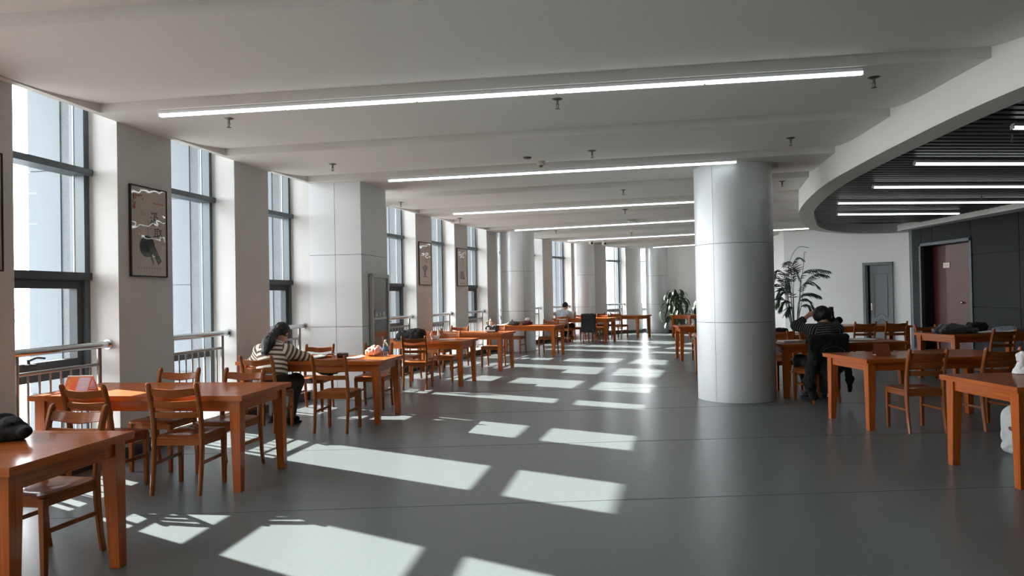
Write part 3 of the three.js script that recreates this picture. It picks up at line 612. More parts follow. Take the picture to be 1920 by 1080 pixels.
const CH = {
  seat: at(seatGeo(), 0, 0.436, -0.005), post: postGeo(),
  rail: slatGeo(0.795, 0.058, 0.249, 0.026, 0.02, 0.32), slat1: slatGeo(0.700, 0.05, 0.222, 0.022, 0.010, 0.2), slat2: slatGeo(0.612, 0.048, 0.205, 0.018, 0.002, 0.1),
  frontLeg: (() => { const sq = (y, w) => { const c = w * 0.2; return [[-w + c, -w], [w - c, -w], [w, -w + c], [w, w - c], [w - c, w], [-w + c, w], [-w, w - c], [-w, -w + c]].map(([x, z]) => new THREE.Vector3(x, y, z)); }; return boxUV(loft([sq(0, 0.0145), sq(0.25, 0.018), sq(0.422, 0.02)], { crease: 0.5 }), 'y', 0.4); })(),
  apronF: rbox(0.35, 0.05, 0.02, 0.003, 'x'), apronS: rbox(0.02, 0.05, 0.355, 0.003, 'z', 1, 0.2), apronR: rbox(0.35, 0.052, 0.02, 0.003, 'x', 1, 0.5), stretch: rbox(0.016, 0.026, 0.375, 0.004, 'z', 1, 0.7),
};
let chairProto = null;
function chair(label, pos, turn, group) {
  if (chairProto) return copyOf(chairProto, 'wooden_chair', label, pos, turn, group);
  const t = chairProto = thing('wooden_chair', label, 'chair', pos, turn, group);
  const put = (name, g, x = 0, y = 0, z = 0) => { const m = mesh(name, g, M.woodChair, t); m.position.set(x, y, z); return m; };
  put('seat', CH.seat); for (const s of [-1, 1]) { put('rear_leg', CH.post, s * 0.19); put('front_leg', CH.frontLeg, s * 0.183, 0, -0.178); put('side_rail', CH.apronS, s * 0.185, 0.398, 0.005); put('stretcher', CH.stretch, s * 0.186, 0.235, 0.012); }
  put('front_rail', CH.apronF, 0, 0.398, -0.18); put('rear_rail', CH.apronR, 0, 0.4, 0.19);
  put('top_rail', CH.rail); put('back_slat', CH.slat1); put('back_slat', CH.slat2);
  return t;
}
// a place at a table: u along its length, w beyond its edge (near side -1, far side +1)
function seatAt(key, side, u, back, label, twist = 0) {
  const [x, d, a] = TABLES[key], r = a * Math.PI / 180, e1 = [Math.cos(r), -Math.sin(r)], e2 = [Math.sin(r), Math.cos(r)], w = side * (TW / 2 + back);
  return chair(label, [x + e1[0] * u + e2[0] * w, 0, d + e1[1] * u + e2[1] * w], R(a) + (side > 0 ? Math.PI : 0) + twist * Math.PI / 180, 'wooden reading chairs');
}
const W0 = 'wooden slat-back chair';
seatAt('L1', 1, 0.354, -0.027, `${W0} tucked into the nearest left table, its empty seat catching window light`, -5.6);
seatAt('L1', 1, -0.5, -0.02, `${W0} behind the black jacket on the nearest left table`, 0);
seatAt('L2', -1, 0.389, -0.16, `${W0} seen from behind in front of the second window-side table, nearest the aisle`, 3);
seatAt('L2', -1, -0.25, -0.08, `${W0} seen from behind in front of the orange folded card`, -6);
seatAt('L2', 1, -0.27, -0.085, `${W0} at the far side of the second window-side table, before the shaded pillar`, 0);
seatAt('L2', 1, 0.37, -0.115, `${W0} at the far side of the second window-side table, by its aisle corner`, -5);
seatAt('L3', -1, -0.34, 0.26, `${W0} that the woman in the striped sweater sits on`, -3);
seatAt('L3', -1, 0.49, 0.25, `empty ${W0} right of the woman in the striped sweater, seen from behind`, 0);
seatAt('L3', 1, -0.43, 0.247, `${W0} across the table from the woman, before the white column`, 3);
seatAt('L3', 1, 0.345, 0.43, `${W0} beside the hose cabinet, behind the crumpled orange food bag`, 2);
seatAt('L4', -1, 0.2, 0.2, `${W0} with the black bag hung over its back`, 7);
seatAt('L4', 1, -0.45, 0, `${W0} at the far side of the table behind the black bag`, 0);
seatAt('L4', 1, 0.31, -0.05, `${W0} behind the tissue pack, its back beside the shaded pillar`, 0);
seatAt('L5', -1, -0.45, 0, `${W0} on the near side of the table with the dark handbag`, 0);
seatAt('L5', 1, -0.42, -0.05, `${W0} beside the pale bottle, beyond the table with the dark handbag`, 0);
seatAt('L5', 1, 0.42, -0.05, `${W0} that holds the dark handbag`, 0);
seatAt('L6', 1, -0.42, -0.06, `${W0} before the round column, behind the bags on the cluttered table`, 0);
seatAt('L6', 1, 0.45, -0.06, `${W0} with a sunlit top rail at the right end of the cluttered table`, 0);
seatAt('L7', -1, -0.42, 0.14, `${W0} that the man in the pale shirt sits on`, 4);
seatAt('L7', -1, 0.5, 0.2, `${W0} draped with a black coat, right of the man in the pale shirt`, 0);
seatAt('L7', 1, 0.35, -0.05, `${W0} on the far side of the pale-shirted man's table, right end`, 0);
seatAt('L7', 1, -0.42, -0.05, `${W0} opposite the man in the pale shirt`, 0);
seatAt('L8', -1, 0.25, 0.1, `empty ${W0} standing in front of the last bare window-side table`, 0);
seatAt('L8', -1, -0.4, 0.05, `${W0} at the left end of the last bare window-side table`, 0);
seatAt('R2', -1, -0.369, -0.035, `${W0} in front of the brown folded card, right of the big column`, -4);
seatAt('R2', -1, 0.42, -0.04, `${W0} at the right edge, partly behind the nearest right table`, 2);
seatAt('R3', -1, -0.55, 0.3, `${W0} in front of the table with the grey jacket`, 0);
seatAt('R3', 1, -0.5, -0.04, `${W0} behind the crumpled grey jacket, only its tip showing`, 0);
seatAt('R4', -1, -0.58, 0.225, `${W0} hung with a black jacket, under the man with hands on his head`, 8);
seatAt('R4', 1, -0.4, 0.15, `${W0} across the table from the man with hands on his head, left one`, 0);
seatAt('R4', 1, 0.18, 0.15, `${W0} across the table from the man with hands on his head, right one`, 0);
seatAt('R5', -1, 0.42, -0.02, `${W0} with an orange-lit post left of the man's raised elbow`, 0);
seatAt('R6', -1, -0.22, 0.28, 'left of two slat-back chairs before the grey door', 0);
seatAt('R6', -1, 0.36, 0.28, 'right of two slat-back chairs before the grey door', 0);
seatAt('R6', 1, -0.3, 0, `${W0} half hidden behind the two chairs, left of the grey door`, 0);
seatAt('R7', -1, -0.4, -0.04, `${W0} with a black bag on its back, left of the big column`, 0);

// ------------------------------------------------------------------ soft shapes: distance fields meshed as one surface
const V = (x, y, z) => new THREE.Vector3(x, y, z);
const smin = (a, b, k) => { const h = Math.max(k - Math.abs(a - b), 0) / k; return Math.min(a, b) - h * h * k * 0.25; };
// tapered capsule from a (radius r1) to b (radius r2); flat squashes it along the given axis
function cap(a, b, r1, r2, sq = null) {
  const ba = b.clone().sub(a), l2 = Math.max(ba.lengthSq(), 1e-9);
  return (x, y, z) => {
    let t = ((x - a.x) * ba.x + (y - a.y) * ba.y + (z - a.z) * ba.z) / l2; t = t < 0 ? 0 : t > 1 ? 1 : t;
    let dx = x - a.x - ba.x * t, dy = y - a.y - ba.y * t, dz = z - a.z - ba.z * t;
    if (sq) { dx /= sq[0]; dy /= sq[1]; dz /= sq[2]; }
    return (Math.sqrt(dx * dx + dy * dy + dz * dz) - (r1 + (r2 - r1) * t)) * (sq ? Math.min(...sq) : 1);
  };
}
const ell = (c, r) => (x, y, z) => { const a = (x - c.x) / r.x, b = (y - c.y) / r.y, d = (z - c.z) / r.z, k0 = Math.hypot(a, b, d), k1 = Math.hypot(a / r.x, b / r.y, d / r.z); return k1 < 1e-9 ? -Math.min(r.x, r.y, r.z) : k0 * (k0 - 1) / k1; };
const rbx = (c, h, r) => (x, y, z) => { const a = Math.abs(x - c.x) - h.x + r, b = Math.abs(y - c.y) - h.y + r, d = Math.abs(z - c.z) - h.z + r; return Math.hypot(Math.max(a, 0), Math.max(b, 0), Math.max(d, 0)) + Math.min(Math.max(a, b, d), 0) - r; };
const blend = (list, k) => (x, y, z) => { let d = list[0](x, y, z); for (let i = 1; i < list.length; i++) d = smin(d, list[i](x, y, z), k); return d; };
function sdf(fn, lo, hi, cell) {
  const size = Math.max(hi.x - lo.x, hi.y - lo.y, hi.z - lo.z) + cell * 6, n = Math.ceil(size / cell), mc = new MarchingCubes(n, M.black, false, false, 400000);
  mc.isolation = 0; const half = n / 2, c = lo.clone().add(hi).multiplyScalar(0.5), s = size / 2;
  for (let k = 0; k < n; k++) { const z = c.z + (k - half) / half * s; for (let j = 0; j < n; j++) { const y = c.y + (j - half) / half * s; for (let i = 0; i < n; i++) { const x = c.x + (i - half) / half * s; mc.field[i + j * n + k * n * n] = (x < lo.x - cell * 2 || x > hi.x + cell * 2 || y < lo.y - cell * 2 || y > hi.y + cell * 2 || z < lo.z - cell * 2 || z > hi.z + cell * 2) ? -1 : -fn(x, y, z); } } }
  mc.update();
  const cnt = mc.count, pos = new Float32Array(cnt * 3);
  for (let i = 0; i < cnt; i++) { pos[i * 3] = c.x + mc.positionArray[i * 3] * s; pos[i * 3 + 1] = c.y + mc.positionArray[i * 3 + 1] * s; pos[i * 3 + 2] = c.z + mc.positionArray[i * 3 + 2] * s; }
  let g = new THREE.BufferGeometry(); g.setAttribute('position', new THREE.BufferAttribute(pos, 3)); g = mergeVertices(g, 1e-5); g.computeVertexNormals(); g = orient(g);
  if (!g.attributes.uv) g.setAttribute('uv', new THREE.BufferAttribute(new Float32Array(g.attributes.position.count * 2), 2));
  return g;
}
// uv.x = distance along the nearest bone, so stripes run round trunk and sleeves
function boneUV(g, bones, period) {
  g = g.index ? g.toNonIndexed() : g; const p = g.attributes.position, uv = new Float32Array(p.count * 2);
  const near = (x, y, z) => { let best = 0, bd = 1e9; bones.forEach(([a, b, r], i) => { const ba = b.clone().sub(a), t = Math.max(0, Math.min(1, V(x, y, z).sub(a).dot(ba) / ba.lengthSq())), d = V(x, y, z).sub(a).addScaledVector(ba, -t).length() - r; if (d < bd) { bd = d; best = i; } }); return best; };
  for (let i = 0; i < p.count; i += 3) {
    const b = bones[near((p.getX(i) + p.getX(i + 1) + p.getX(i + 2)) / 3, (p.getY(i) + p.getY(i + 1) + p.getY(i + 2)) / 3, (p.getZ(i) + p.getZ(i + 1) + p.getZ(i + 2)) / 3)], d = b[1].clone().sub(b[0]).normalize();
    for (let q = i; q < i + 3; q++) { uv[q * 2] = (V(p.getX(q), p.getY(q), p.getZ(q)).sub(b[0]).dot(d) + (b[3] ?? 0)) / period; uv[q * 2 + 1] = 0.5; }
  }
  g.setAttribute('uv', new THREE.BufferAttribute(uv, 2)); return g;
}
function stripes(list) { // [[share, r, g, b], ...] one period along u
  const w = 256; return dataTex(w, 4, (u) => { let a = 0; for (const [s, ...c] of list) { a += s; if (u < a) return c; } return list[list.length - 1].slice(1); });
}

// ------------------------------------------------------------------ people. Local frame: seat base on the floor, facing -z
// hand: palm, four unequal bent fingers, thumb off the side; fingers run along dir, knuckles face up
function handField(wrist, dir, up, side, curl, sc = 1) {
  const f = dir.clone().normalize(), s = f.clone().cross(up).normalize().multiplyScalar(side), u = s.clone().cross(f).multiplyScalar(side).normalize();
  const pt = (a, b, c) => wrist.clone().addScaledVector(f, a * sc).addScaledVector(s, b * sc).addScaledVector(u, c * sc);
  const parts = [cap(pt(0.0, 0, 0), pt(0.02, 0, 0), 0.025 * sc, 0.025 * sc), cap(pt(0.03, -0.018, 0), pt(0.082, -0.027, 0), 0.019 * sc, 0.0135 * sc), cap(pt(0.03, 0, 0), pt(0.088, 0, 0.003), 0.02 * sc, 0.0135 * sc), cap(pt(0.03, 0.018, 0), pt(0.08, 0.026, 0), 0.019 * sc, 0.0135 * sc)];
  const palm = blend(parts, 0.02 * sc);
  const fingers = [];
  [[-0.03, 0.062, 0.0082], [-0.010, 0.076, 0.0088], [0.010, 0.082, 0.009], [0.030, 0.073, 0.0086]].forEach(([b, len, r]) => {
    let p = pt(0.084, b, 0.0), ang = curl * 0.5, seg = [0.45, 0.31, 0.24];
    const ch = []; for (const q of seg) { const d = f.clone().multiplyScalar(Math.cos(ang)).addScaledVector(u, -Math.sin(ang)); const e = p.clone().addScaledVector(d, len * q * sc); ch.push(cap(p, e, r * sc, r * 0.9 * sc)); p = e; ang += curl * 0.7; }
    fingers.push(blend(ch, 0.004));
  });
  const t0 = pt(0.03, 0.024, -0.004), t1 = pt(0.06, 0.05, -0.012), t2 = pt(0.088, 0.056, -0.02);
  fingers.push(blend([cap(t0, t1, 0.0125 * sc, 0.0105 * sc), cap(t1, t2, 0.0105 * sc, 0.009 * sc)], 0.006));
  return (x, y, z) => { let d = palm(x, y, z); for (const q of fingers) d = smin(d, q(x, y, z), 0.008); return d; };
}
function headField(c, fwd, up) { // c: middle of the head
  const f = fwd.clone().normalize(), u0 = up.clone().normalize(), s = f.clone().cross(u0).normalize(), u = s.clone().cross(f).normalize();
  const to = (x, y, z) => { const d = V(x, y, z).sub(c); return [d.dot(s), d.dot(u), d.dot(f)]; };
  const skull = ell(V(0, 0.025, -0.012), V(0.076, 0.098, 0.094)), jaw = ell(V(0, -0.055, 0.03), V(0.055, 0.062, 0.062)), nose = cap(V(0, 0.012, 0.082), V(0, -0.026, 0.102), 0.009, 0.015), brow = cap(V(-0.035, 0.026, 0.076), V(0.035, 0.026, 0.076), 0.012, 0.012), lips = cap(V(-0.018, -0.062, 0.083), V(0.018, -0.062, 0.083), 0.008, 0.008), chin = ell(V(0, -0.098, 0.066), V(0.022, 0.018, 0.02));
  const eyes = [-1, 1].map((q) => ell(V(q * 0.032, 0.003, 0.072), V(0.014, 0.011, 0.012))), ears = [-1, 1].map((q) => ell(V(q * 0.078, -0.008, -0.008), V(0.011, 0.031, 0.02)));
  return { fn: (x, y, z) => { const [a, b, d] = to(x, y, z); let r = smin(skull(a, b, d), jaw(a, b, d), 0.05); for (const q of [nose, brow, lips, chin]) r = smin(r, q(a, b, d), 0.016); for (const q of eyes) r = smin(r, q(a, b, d), 0.006); for (const q of ears) r = smin(r, q(a, b, d), 0.008); return r; }, to };
}
function bodyOf({ hip, chest, neck, head, headDir, headUp, shL, shR, elL, elR, wrL, wrR, knL, knR, anL, anR, hands, w = 1 }) {
  const hd = headField(head, headDir, headUp);
  const mid = hip.clone().lerp(chest, 0.5);
  const torso = [cap(hip, mid, 0.135 * w, 0.12 * w, [1.15, 1, 0.85]), cap(mid, chest, 0.12 * w, 0.125 * w, [1.18, 1, 0.82]), cap(shL, shR, 0.058 * w, 0.058 * w), cap(chest, neck, 0.1 * w, 0.052)];
  const arm = (s, e, wr) => [cap(s, e, 0.05 * w, 0.039 * w), cap(e, wr, 0.039 * w, 0.026)];
  const leg = (k, a, sgn) => [cap(hip.clone().add(V(sgn * 0.09, -0.02, 0)), k, 0.088 * w, 0.06 * w), cap(k, a, 0.058 * w, 0.036)];
  const limbs = { torso, arms: [...arm(shL, elL, wrL), ...arm(shR, elR, wrR)], legs: [...leg(knL, anL, -1), ...leg(knR, anR, 1)] };
  const neckF = cap(neck, head.clone().addScaledVector(headUp, -0.05), 0.052, 0.05);
  const core = blend([...torso, ...limbs.arms, ...limbs.legs, neckF], 0.04);
  return { limbs, hd, neckF, skin: (x, y, z) => { let d = smin(core(x, y, z), hd.fn(x, y, z), 0.03); for (const h of hands) d = smin(d, h(x, y, z), 0.012); return d; } };
}
const pad = (f, k) => (x, y, z) => f(x, y, z) - k;
const fold = (f, amp, sc) => (x, y, z) => f(x, y, z) + amp * N(x * sc, y * sc * 0.6, z * sc);
function shoe(parent, an, turn = 0) {
  const g = merge([at(rbox(0.085, 0.02, 0.26, 0.009, 'z', 2), 0, 0.011, -0.055), at(new THREE.SphereGeometry(0.05, 18, 12).scale(0.86, 0.85, 1.5), 0, 0.045, -0.1), at(new THREE.SphereGeometry(0.05, 18, 12).scale(0.84, 1.15, 1.15), 0, 0.05, 0.02)]);
  g.rotateY(turn); g.translate(an.x, 0, an.z); return g;
}

// the woman in the striped sweater, bent over her book
{
  const [x, d] = [-2.86, 8.44];
  const t = thing('person', 'woman with a black ponytail in a brown and cream striped sweater, bent over papers', 'person', [x, 0, d], R(8));
  const J = { hip: V(0.03, 0.50, 0.02), chest: V(0.0, 0.835, -0.10), neck: V(0.0, 0.955, -0.20), head: V(0.03, 1.075, -0.27), headDir: V(0.06, -0.72, -0.7).normalize(), headUp: V(0.02, 0.72, -0.69).normalize(), shL: V(-0.175, 0.875, -0.13), shR: V(0.175, 0.875, -0.13), elL: V(-0.315, 0.735, -0.22), elR: V(0.32, 0.78, -0.27), wrL: V(-0.19, 0.785, -0.43), wrR: V(0.19, 0.795, -0.47), knL: V(-0.12, 0.50, -0.40), knR: V(0.15, 0.49, -0.38), anL: V(-0.10, 0.08, -0.30), anR: V(0.17, 0.08, -0.16), hands: [] };
  J.hands = [handField(J.wrL, V(0.55, -0.12, -0.8), V(0, 1, 0.1), -1, 0.5), handField(J.wrR, V(-0.5, -0.15, -0.8), V(0, 1, 0.1), 1, 0.9)];
  const B = bodyOf(J);
  mesh('body', sdf(B.skin, V(-0.42, 0, -0.62), V(0.45, 1.25, 0.24), 0.011), M.skin, t);
  const sw = fold(pad(blend([...B.limbs.torso, ...B.limbs.arms], 0.05), 0.02), 0.010, 11);
  const cut = (a, b) => { const dir = b.clone().sub(a).normalize(); return (x, y, z) => (V(x, y, z).sub(b).dot(dir)); };
  const cL = cut(J.elL, J.wrL.clone().lerp(J.elL, 0.06)), cR = cut(J.elR, J.wrR.clone().lerp(J.elR, 0.06)), armR = pad(blend(B.limbs.arms, 0.02), 0.06);
  const hem = (x, y, z) => 0.565 - y - 0.12 * z, collar = ell(J.neck.clone().add(V(0.005, 0.05, -0.045)), V(0.07, 0.055, 0.075));
  const swF = (x, y, z) => { let q = Math.max(sw(x, y, z), hem(x, y, z), -collar(x, y, z)); if (armR(x, y, z) < 0.02 && z < -0.3) q = Math.max(q, x < 0 ? cL(x, y, z) : cR(x, y, z)); return q; };
  const swG = boneUV(sdf(swF, V(-0.44, 0.48, -0.56), V(0.46, 1.02, 0.24), 0.011), [[J.hip, J.chest, 0.13], [J.chest, J.neck, 0.1, J.hip.distanceTo(J.chest)], [J.shL, J.elL, 0.05, 0.02], [J.shR, J.elR, 0.05, 0.02], [J.elL, J.wrL, 0.04, 0.2], [J.elR, J.wrR, 0.04, 0.2]], 0.056);
  mesh('sweater', swG, std({ map: stripes([[0.52, 226, 221, 206], [0.48, 96, 78, 66]]), roughness: 0.95, bumpMap: rep(TEX.cloth, 1, 30), bumpScale: 0.0004 }), t);
  const pants = fold(pad(blend([cap(J.hip.clone().add(V(0, 0.06, 0.02)), J.hip, 0.13, 0.15, [1.2, 1, 1]), ...B.limbs.legs], 0.06), 0.026), 0.010, 9);
  mesh('trousers', sdf((x, y, z) => Math.max(pants(x, y, z), y - 0.62, 0.07 - y), V(-0.34, 0.05, -0.54), V(0.36, 0.64, 0.26), 0.013), M.black, t);
  const cst = [shoe(t, J.anL), shoe(t, J.anR, -0.2)]; mesh('shoe', cst[0], M.blackCloth, t); mesh('shoe', cst[1], M.blackCloth, t);
  // hair: cap over the skull gathered into a loose ponytail
  const hf = B.hd.to, tailA = J.head.clone().add(V(-0.02, 0.03, 0.10)), tailB = V(-0.005, 0.985, 0.0), tailC = V(-0.025, 0.875, 0.05);
  const tail = blend([cap(tailA, tailB, 0.044, 0.058, [1.2, 1, 0.8]), cap(tailB, tailC, 0.058, 0.036, [1.2, 1, 0.7])], 0.04), skull = ell(V(0, 0.028, -0.02), V(0.093, 0.11, 0.108)), wave = (x, y, z) => 0.006 * N(x * 34, y * 9, z * 34) + 0.003 * N(x * 90, y * 18, z * 90);
  mesh('hair', sdf((x, y, z) => { const [a, b, c] = hf(x, y, z); let q = skull(a, b, c); q = Math.max(q, Math.min(c - 0.045, 0.2 - 0) - Math.max(0, b - 0.03) * 2.2); return smin(q, tail(x, y, z), 0.02) + wave(x, y, z); }, V(-0.25, 0.76, -0.46), V(0.2, 1.28, 0.16), 0.0075), M.hair, t);
  mesh('hair_tie', at(new THREE.TorusGeometry(0.04, 0.011, 8, 20), tailA.x - 0.01, tailA.y - 0.02, tailA.z + 0.005), M.black, t);
  const gl = []; for (const s of [-1, 1]) { const q = V(s * 0.034, 0.006, 0.1), f = J.headDir, u0 = J.headUp, sd = f.clone().cross(u0).normalize(), uu = sd.clone().cross(f).normalize(), w = (a, b, c) => J.head.clone().addScaledVector(sd, a).addScaledVector(uu, b).addScaledVector(f, c); gl.push(tube(Array.from({ length: 10 }, (_, k) => w(q.x + 0.024 * Math.cos(k * 0.628), q.y + 0.019 * Math.sin(k * 0.628), 0.101)), 0.002, 30, 5, true), rod(w(s * 0.062, 0.01, 0.095), w(s * 0.085, 0.01, 0.0), 0.002)); }
  mesh('eyeglasses', merge(gl), M.black, t);
}
// the man with both hands on the back of his head
{
  const [x, d] = [4.19, 9.60];
  const t = thing('person', 'man in a black pale-striped top, seen from behind, both hands on his head', 'person', [x, 0, d], R(-8));
  const J = { hip: V(0, 0.50, 0), chest: V(-0.01, 0.88, -0.07), neck: V(0.01, 1.0, -0.11), head: V(0.03, 1.115, -0.17), headDir: V(0.05, -0.6, -0.8).normalize(), headUp: V(0.02, 0.8, -0.6).normalize(), shL: V(-0.19, 0.945, -0.08), shR: V(0.19, 0.945, -0.08), elL: V(-0.31, 1.0, -0.25), elR: V(0.30, 1.02, -0.32), wrL: V(-0.135, 1.135, -0.23), wrR: V(0.185, 1.135, -0.26), knL: V(-0.17, 0.50, -0.40), knR: V(0.15, 0.50, -0.40), anL: V(-0.1, 0.08, -0.26), anR: V(0.1, 0.08, -0.3), hands: [] };
  J.hands = [handField(J.wrL, V(0.7, 0.35, 0.05), V(-0.35, 0.65, 0.5), -1, 0.6), handField(J.wrR, V(-0.7, 0.4, 0.1), V(0.35, 0.65, 0.5), 1, 0.6)];
  const B = bodyOf({ ...J, w: 1.06 });
  mesh('body', sdf(B.skin, V(-0.44, 0, -0.6), V(0.42, 1.36, 0.24), 0.011), M.skin, t);
  const sw = fold(pad(blend([...B.limbs.torso, ...B.limbs.arms], 0.05), 0.017), 0.008, 12), collar = ell(J.neck.clone().add(V(0, 0.06, -0.02)), V(0.072, 0.05, 0.08));
  const wristCut = (x, y, z) => { const L = x < 0, a = L ? J.elL : J.elR, b = (L ? J.wrL : J.wrR).clone().lerp(a, 0.3), dir = b.clone().sub(a).normalize(); return V(x, y, z).sub(b).dot(dir); };
  const fore = pad(blend([cap(J.elL, J.wrL, 0.045, 0.04), cap(J.elR, J.wrR, 0.045, 0.04)], 0.01), 0.04);
  const f2 = (x, y, z) => { let q = Math.max(sw(x, y, z), 0.55 - y, -collar(x, y, z)); if (fore(x, y, z) < 0.01 && y > 1.02) q = Math.max(q, wristCut(x, y, z)); return q; };
  mesh('striped_top', boneUV(sdf(f2, V(-0.46, 0.5, -0.48), V(0.44, 1.3, 0.24), 0.011), [[J.hip, J.chest, 0.13], [J.chest, J.neck, 0.1, J.hip.distanceTo(J.chest)], [J.shL, J.elL, 0.05, 0.02], [J.shR, J.elR, 0.05, 0.02], [J.elL, J.wrL, 0.04, 0.2], [J.elR, J.wrR, 0.04, 0.2]], 0.03), std({ map: stripes([[0.72, 26, 26, 28], [0.28, 116, 114, 108]]), roughness: 0.95 }), t);
  const pants = fold(pad(blend([cap(J.hip.clone().add(V(0, 0.06, 0.02)), J.hip, 0.13, 0.15, [1.2, 1, 1]), ...B.limbs.legs], 0.06), 0.02), 0.008, 9);
  mesh('trousers', sdf((x, y, z) => Math.max(pants(x, y, z), y - 0.6, 0.07 - y), V(-0.34, 0.05, -0.56), V(0.34, 0.62, 0.24), 0.014), M.black, t);
  mesh('shoe', shoe(t, J.anL, 0.1), M.black, t); mesh('shoe', shoe(t, J.anR, -0.1), M.black, t);
  const skull = ell(V(0, 0.025, -0.022), V(0.118, 0.118, 0.125)), hf = B.hd.to;
  mesh('hair', sdf((x, y, z) => { const [a, b, c] = hf(x, y, z); let q = skull(a, b, c); q = Math.max(q, c - 0.05 - Math.max(0, b - 0.03) * 2, -b - 0.075); return q + 0.007 * N(x * 40, y * 40, z * 40) + 0.004 * N(x * 95, y * 95, z * 95); }, V(-0.14, 0.95, -0.36), V(0.22, 1.31, 0.04), 0.007), M.hair, t);
}
// the man in the pale shirt, far down the windows
{
  const [x, d] = [1.5, 22.4];
  const t = thing('person', 'man in a pale shirt and dark trousers, leaning on the table and looking down', 'person', [x, 0, d], R(42));
  const J = { hip: V(0, 0.50, 0.02), chest: V(0, 0.84, -0.1), neck: V(0, 0.985, -0.17), head: V(0, 1.115, -0.23), headDir: V(0, -0.55, -0.83).normalize(), headUp: V(0, 0.83, -0.55).normalize(), shL: V(-0.18, 0.92, -0.12), shR: V(0.18, 0.92, -0.12), elL: V(-0.27, 0.78, -0.32), elR: V(0.25, 0.78, -0.34), wrL: V(-0.1, 0.80, -0.52), wrR: V(0.1, 0.80, -0.56), knL: V(-0.11, 0.5, -0.42), knR: V(0.12, 0.5, -0.42), anL: V(-0.1, 0.08, -0.34), anR: V(0.1, 0.08, -0.2), hands: [] };
  J.hands = [handField(J.wrL, V(0.3, -0.1, -0.9), V(0, 1, 0), -1, 0.5), handField(J.wrR, V(-0.2, 0.3, -0.9), V(0, 1, 0), 1, 0.8)];
  const B = bodyOf(J);
  mesh('body', sdf(B.skin, V(-0.36, 0, -0.7), V(0.36, 1.28, 0.24), 0.013), M.skin, t);
  const sw = fold(pad(blend([...B.limbs.torso, ...B.limbs.arms], 0.05), 0.02), 0.012, 10), collar = ell(J.neck.clone().add(V(0, 0.05, -0.03)), V(0.068, 0.05, 0.075));
  const foreZ = (x, y, z) => (z < -0.36 && y > 0.72 ? -z - 0.47 : -1);
  mesh('shirt', sdf((x, y, z) => Math.max(sw(x, y, z), 0.54 - y, -collar(x, y, z), foreZ(x, y, z)), V(-0.36, 0.5, -0.56), V(0.36, 1.06, 0.24), 0.012), std({ color: S(196, 206, 212), roughness: 0.9 }), t);
  const pants = fold(pad(blend([cap(J.hip.clone().add(V(0, 0.06, 0.02)), J.hip, 0.13, 0.15, [1.2, 1, 1]), ...B.limbs.legs], 0.06), 0.022), 0.008, 9);
  mesh('trousers', sdf((x, y, z) => Math.max(pants(x, y, z), y - 0.6, 0.16 - y), V(-0.3, 0.1, -0.56), V(0.3, 0.62, 0.24), 0.014), M.black, t);
  mesh('shoe', shoe(t, J.anL), M.leather, t); mesh('shoe', shoe(t, J.anR), M.leather, t);
  const skull = ell(V(0, 0.03, -0.02), V(0.092, 0.106, 0.108)), hf = B.hd.to;
  mesh('hair', sdf((x, y, z) => { const [a, b, c] = hf(x, y, z); return Math.max(skull(a, b, c), c - 0.05 - Math.max(0, b - 0.03) * 2, -b - 0.07) + 0.006 * N(x * 40, y * 40, z * 40); }, V(-0.13, 0.98, -0.4), V(0.13, 1.27, -0.06), 0.008), M.hair, t);
}

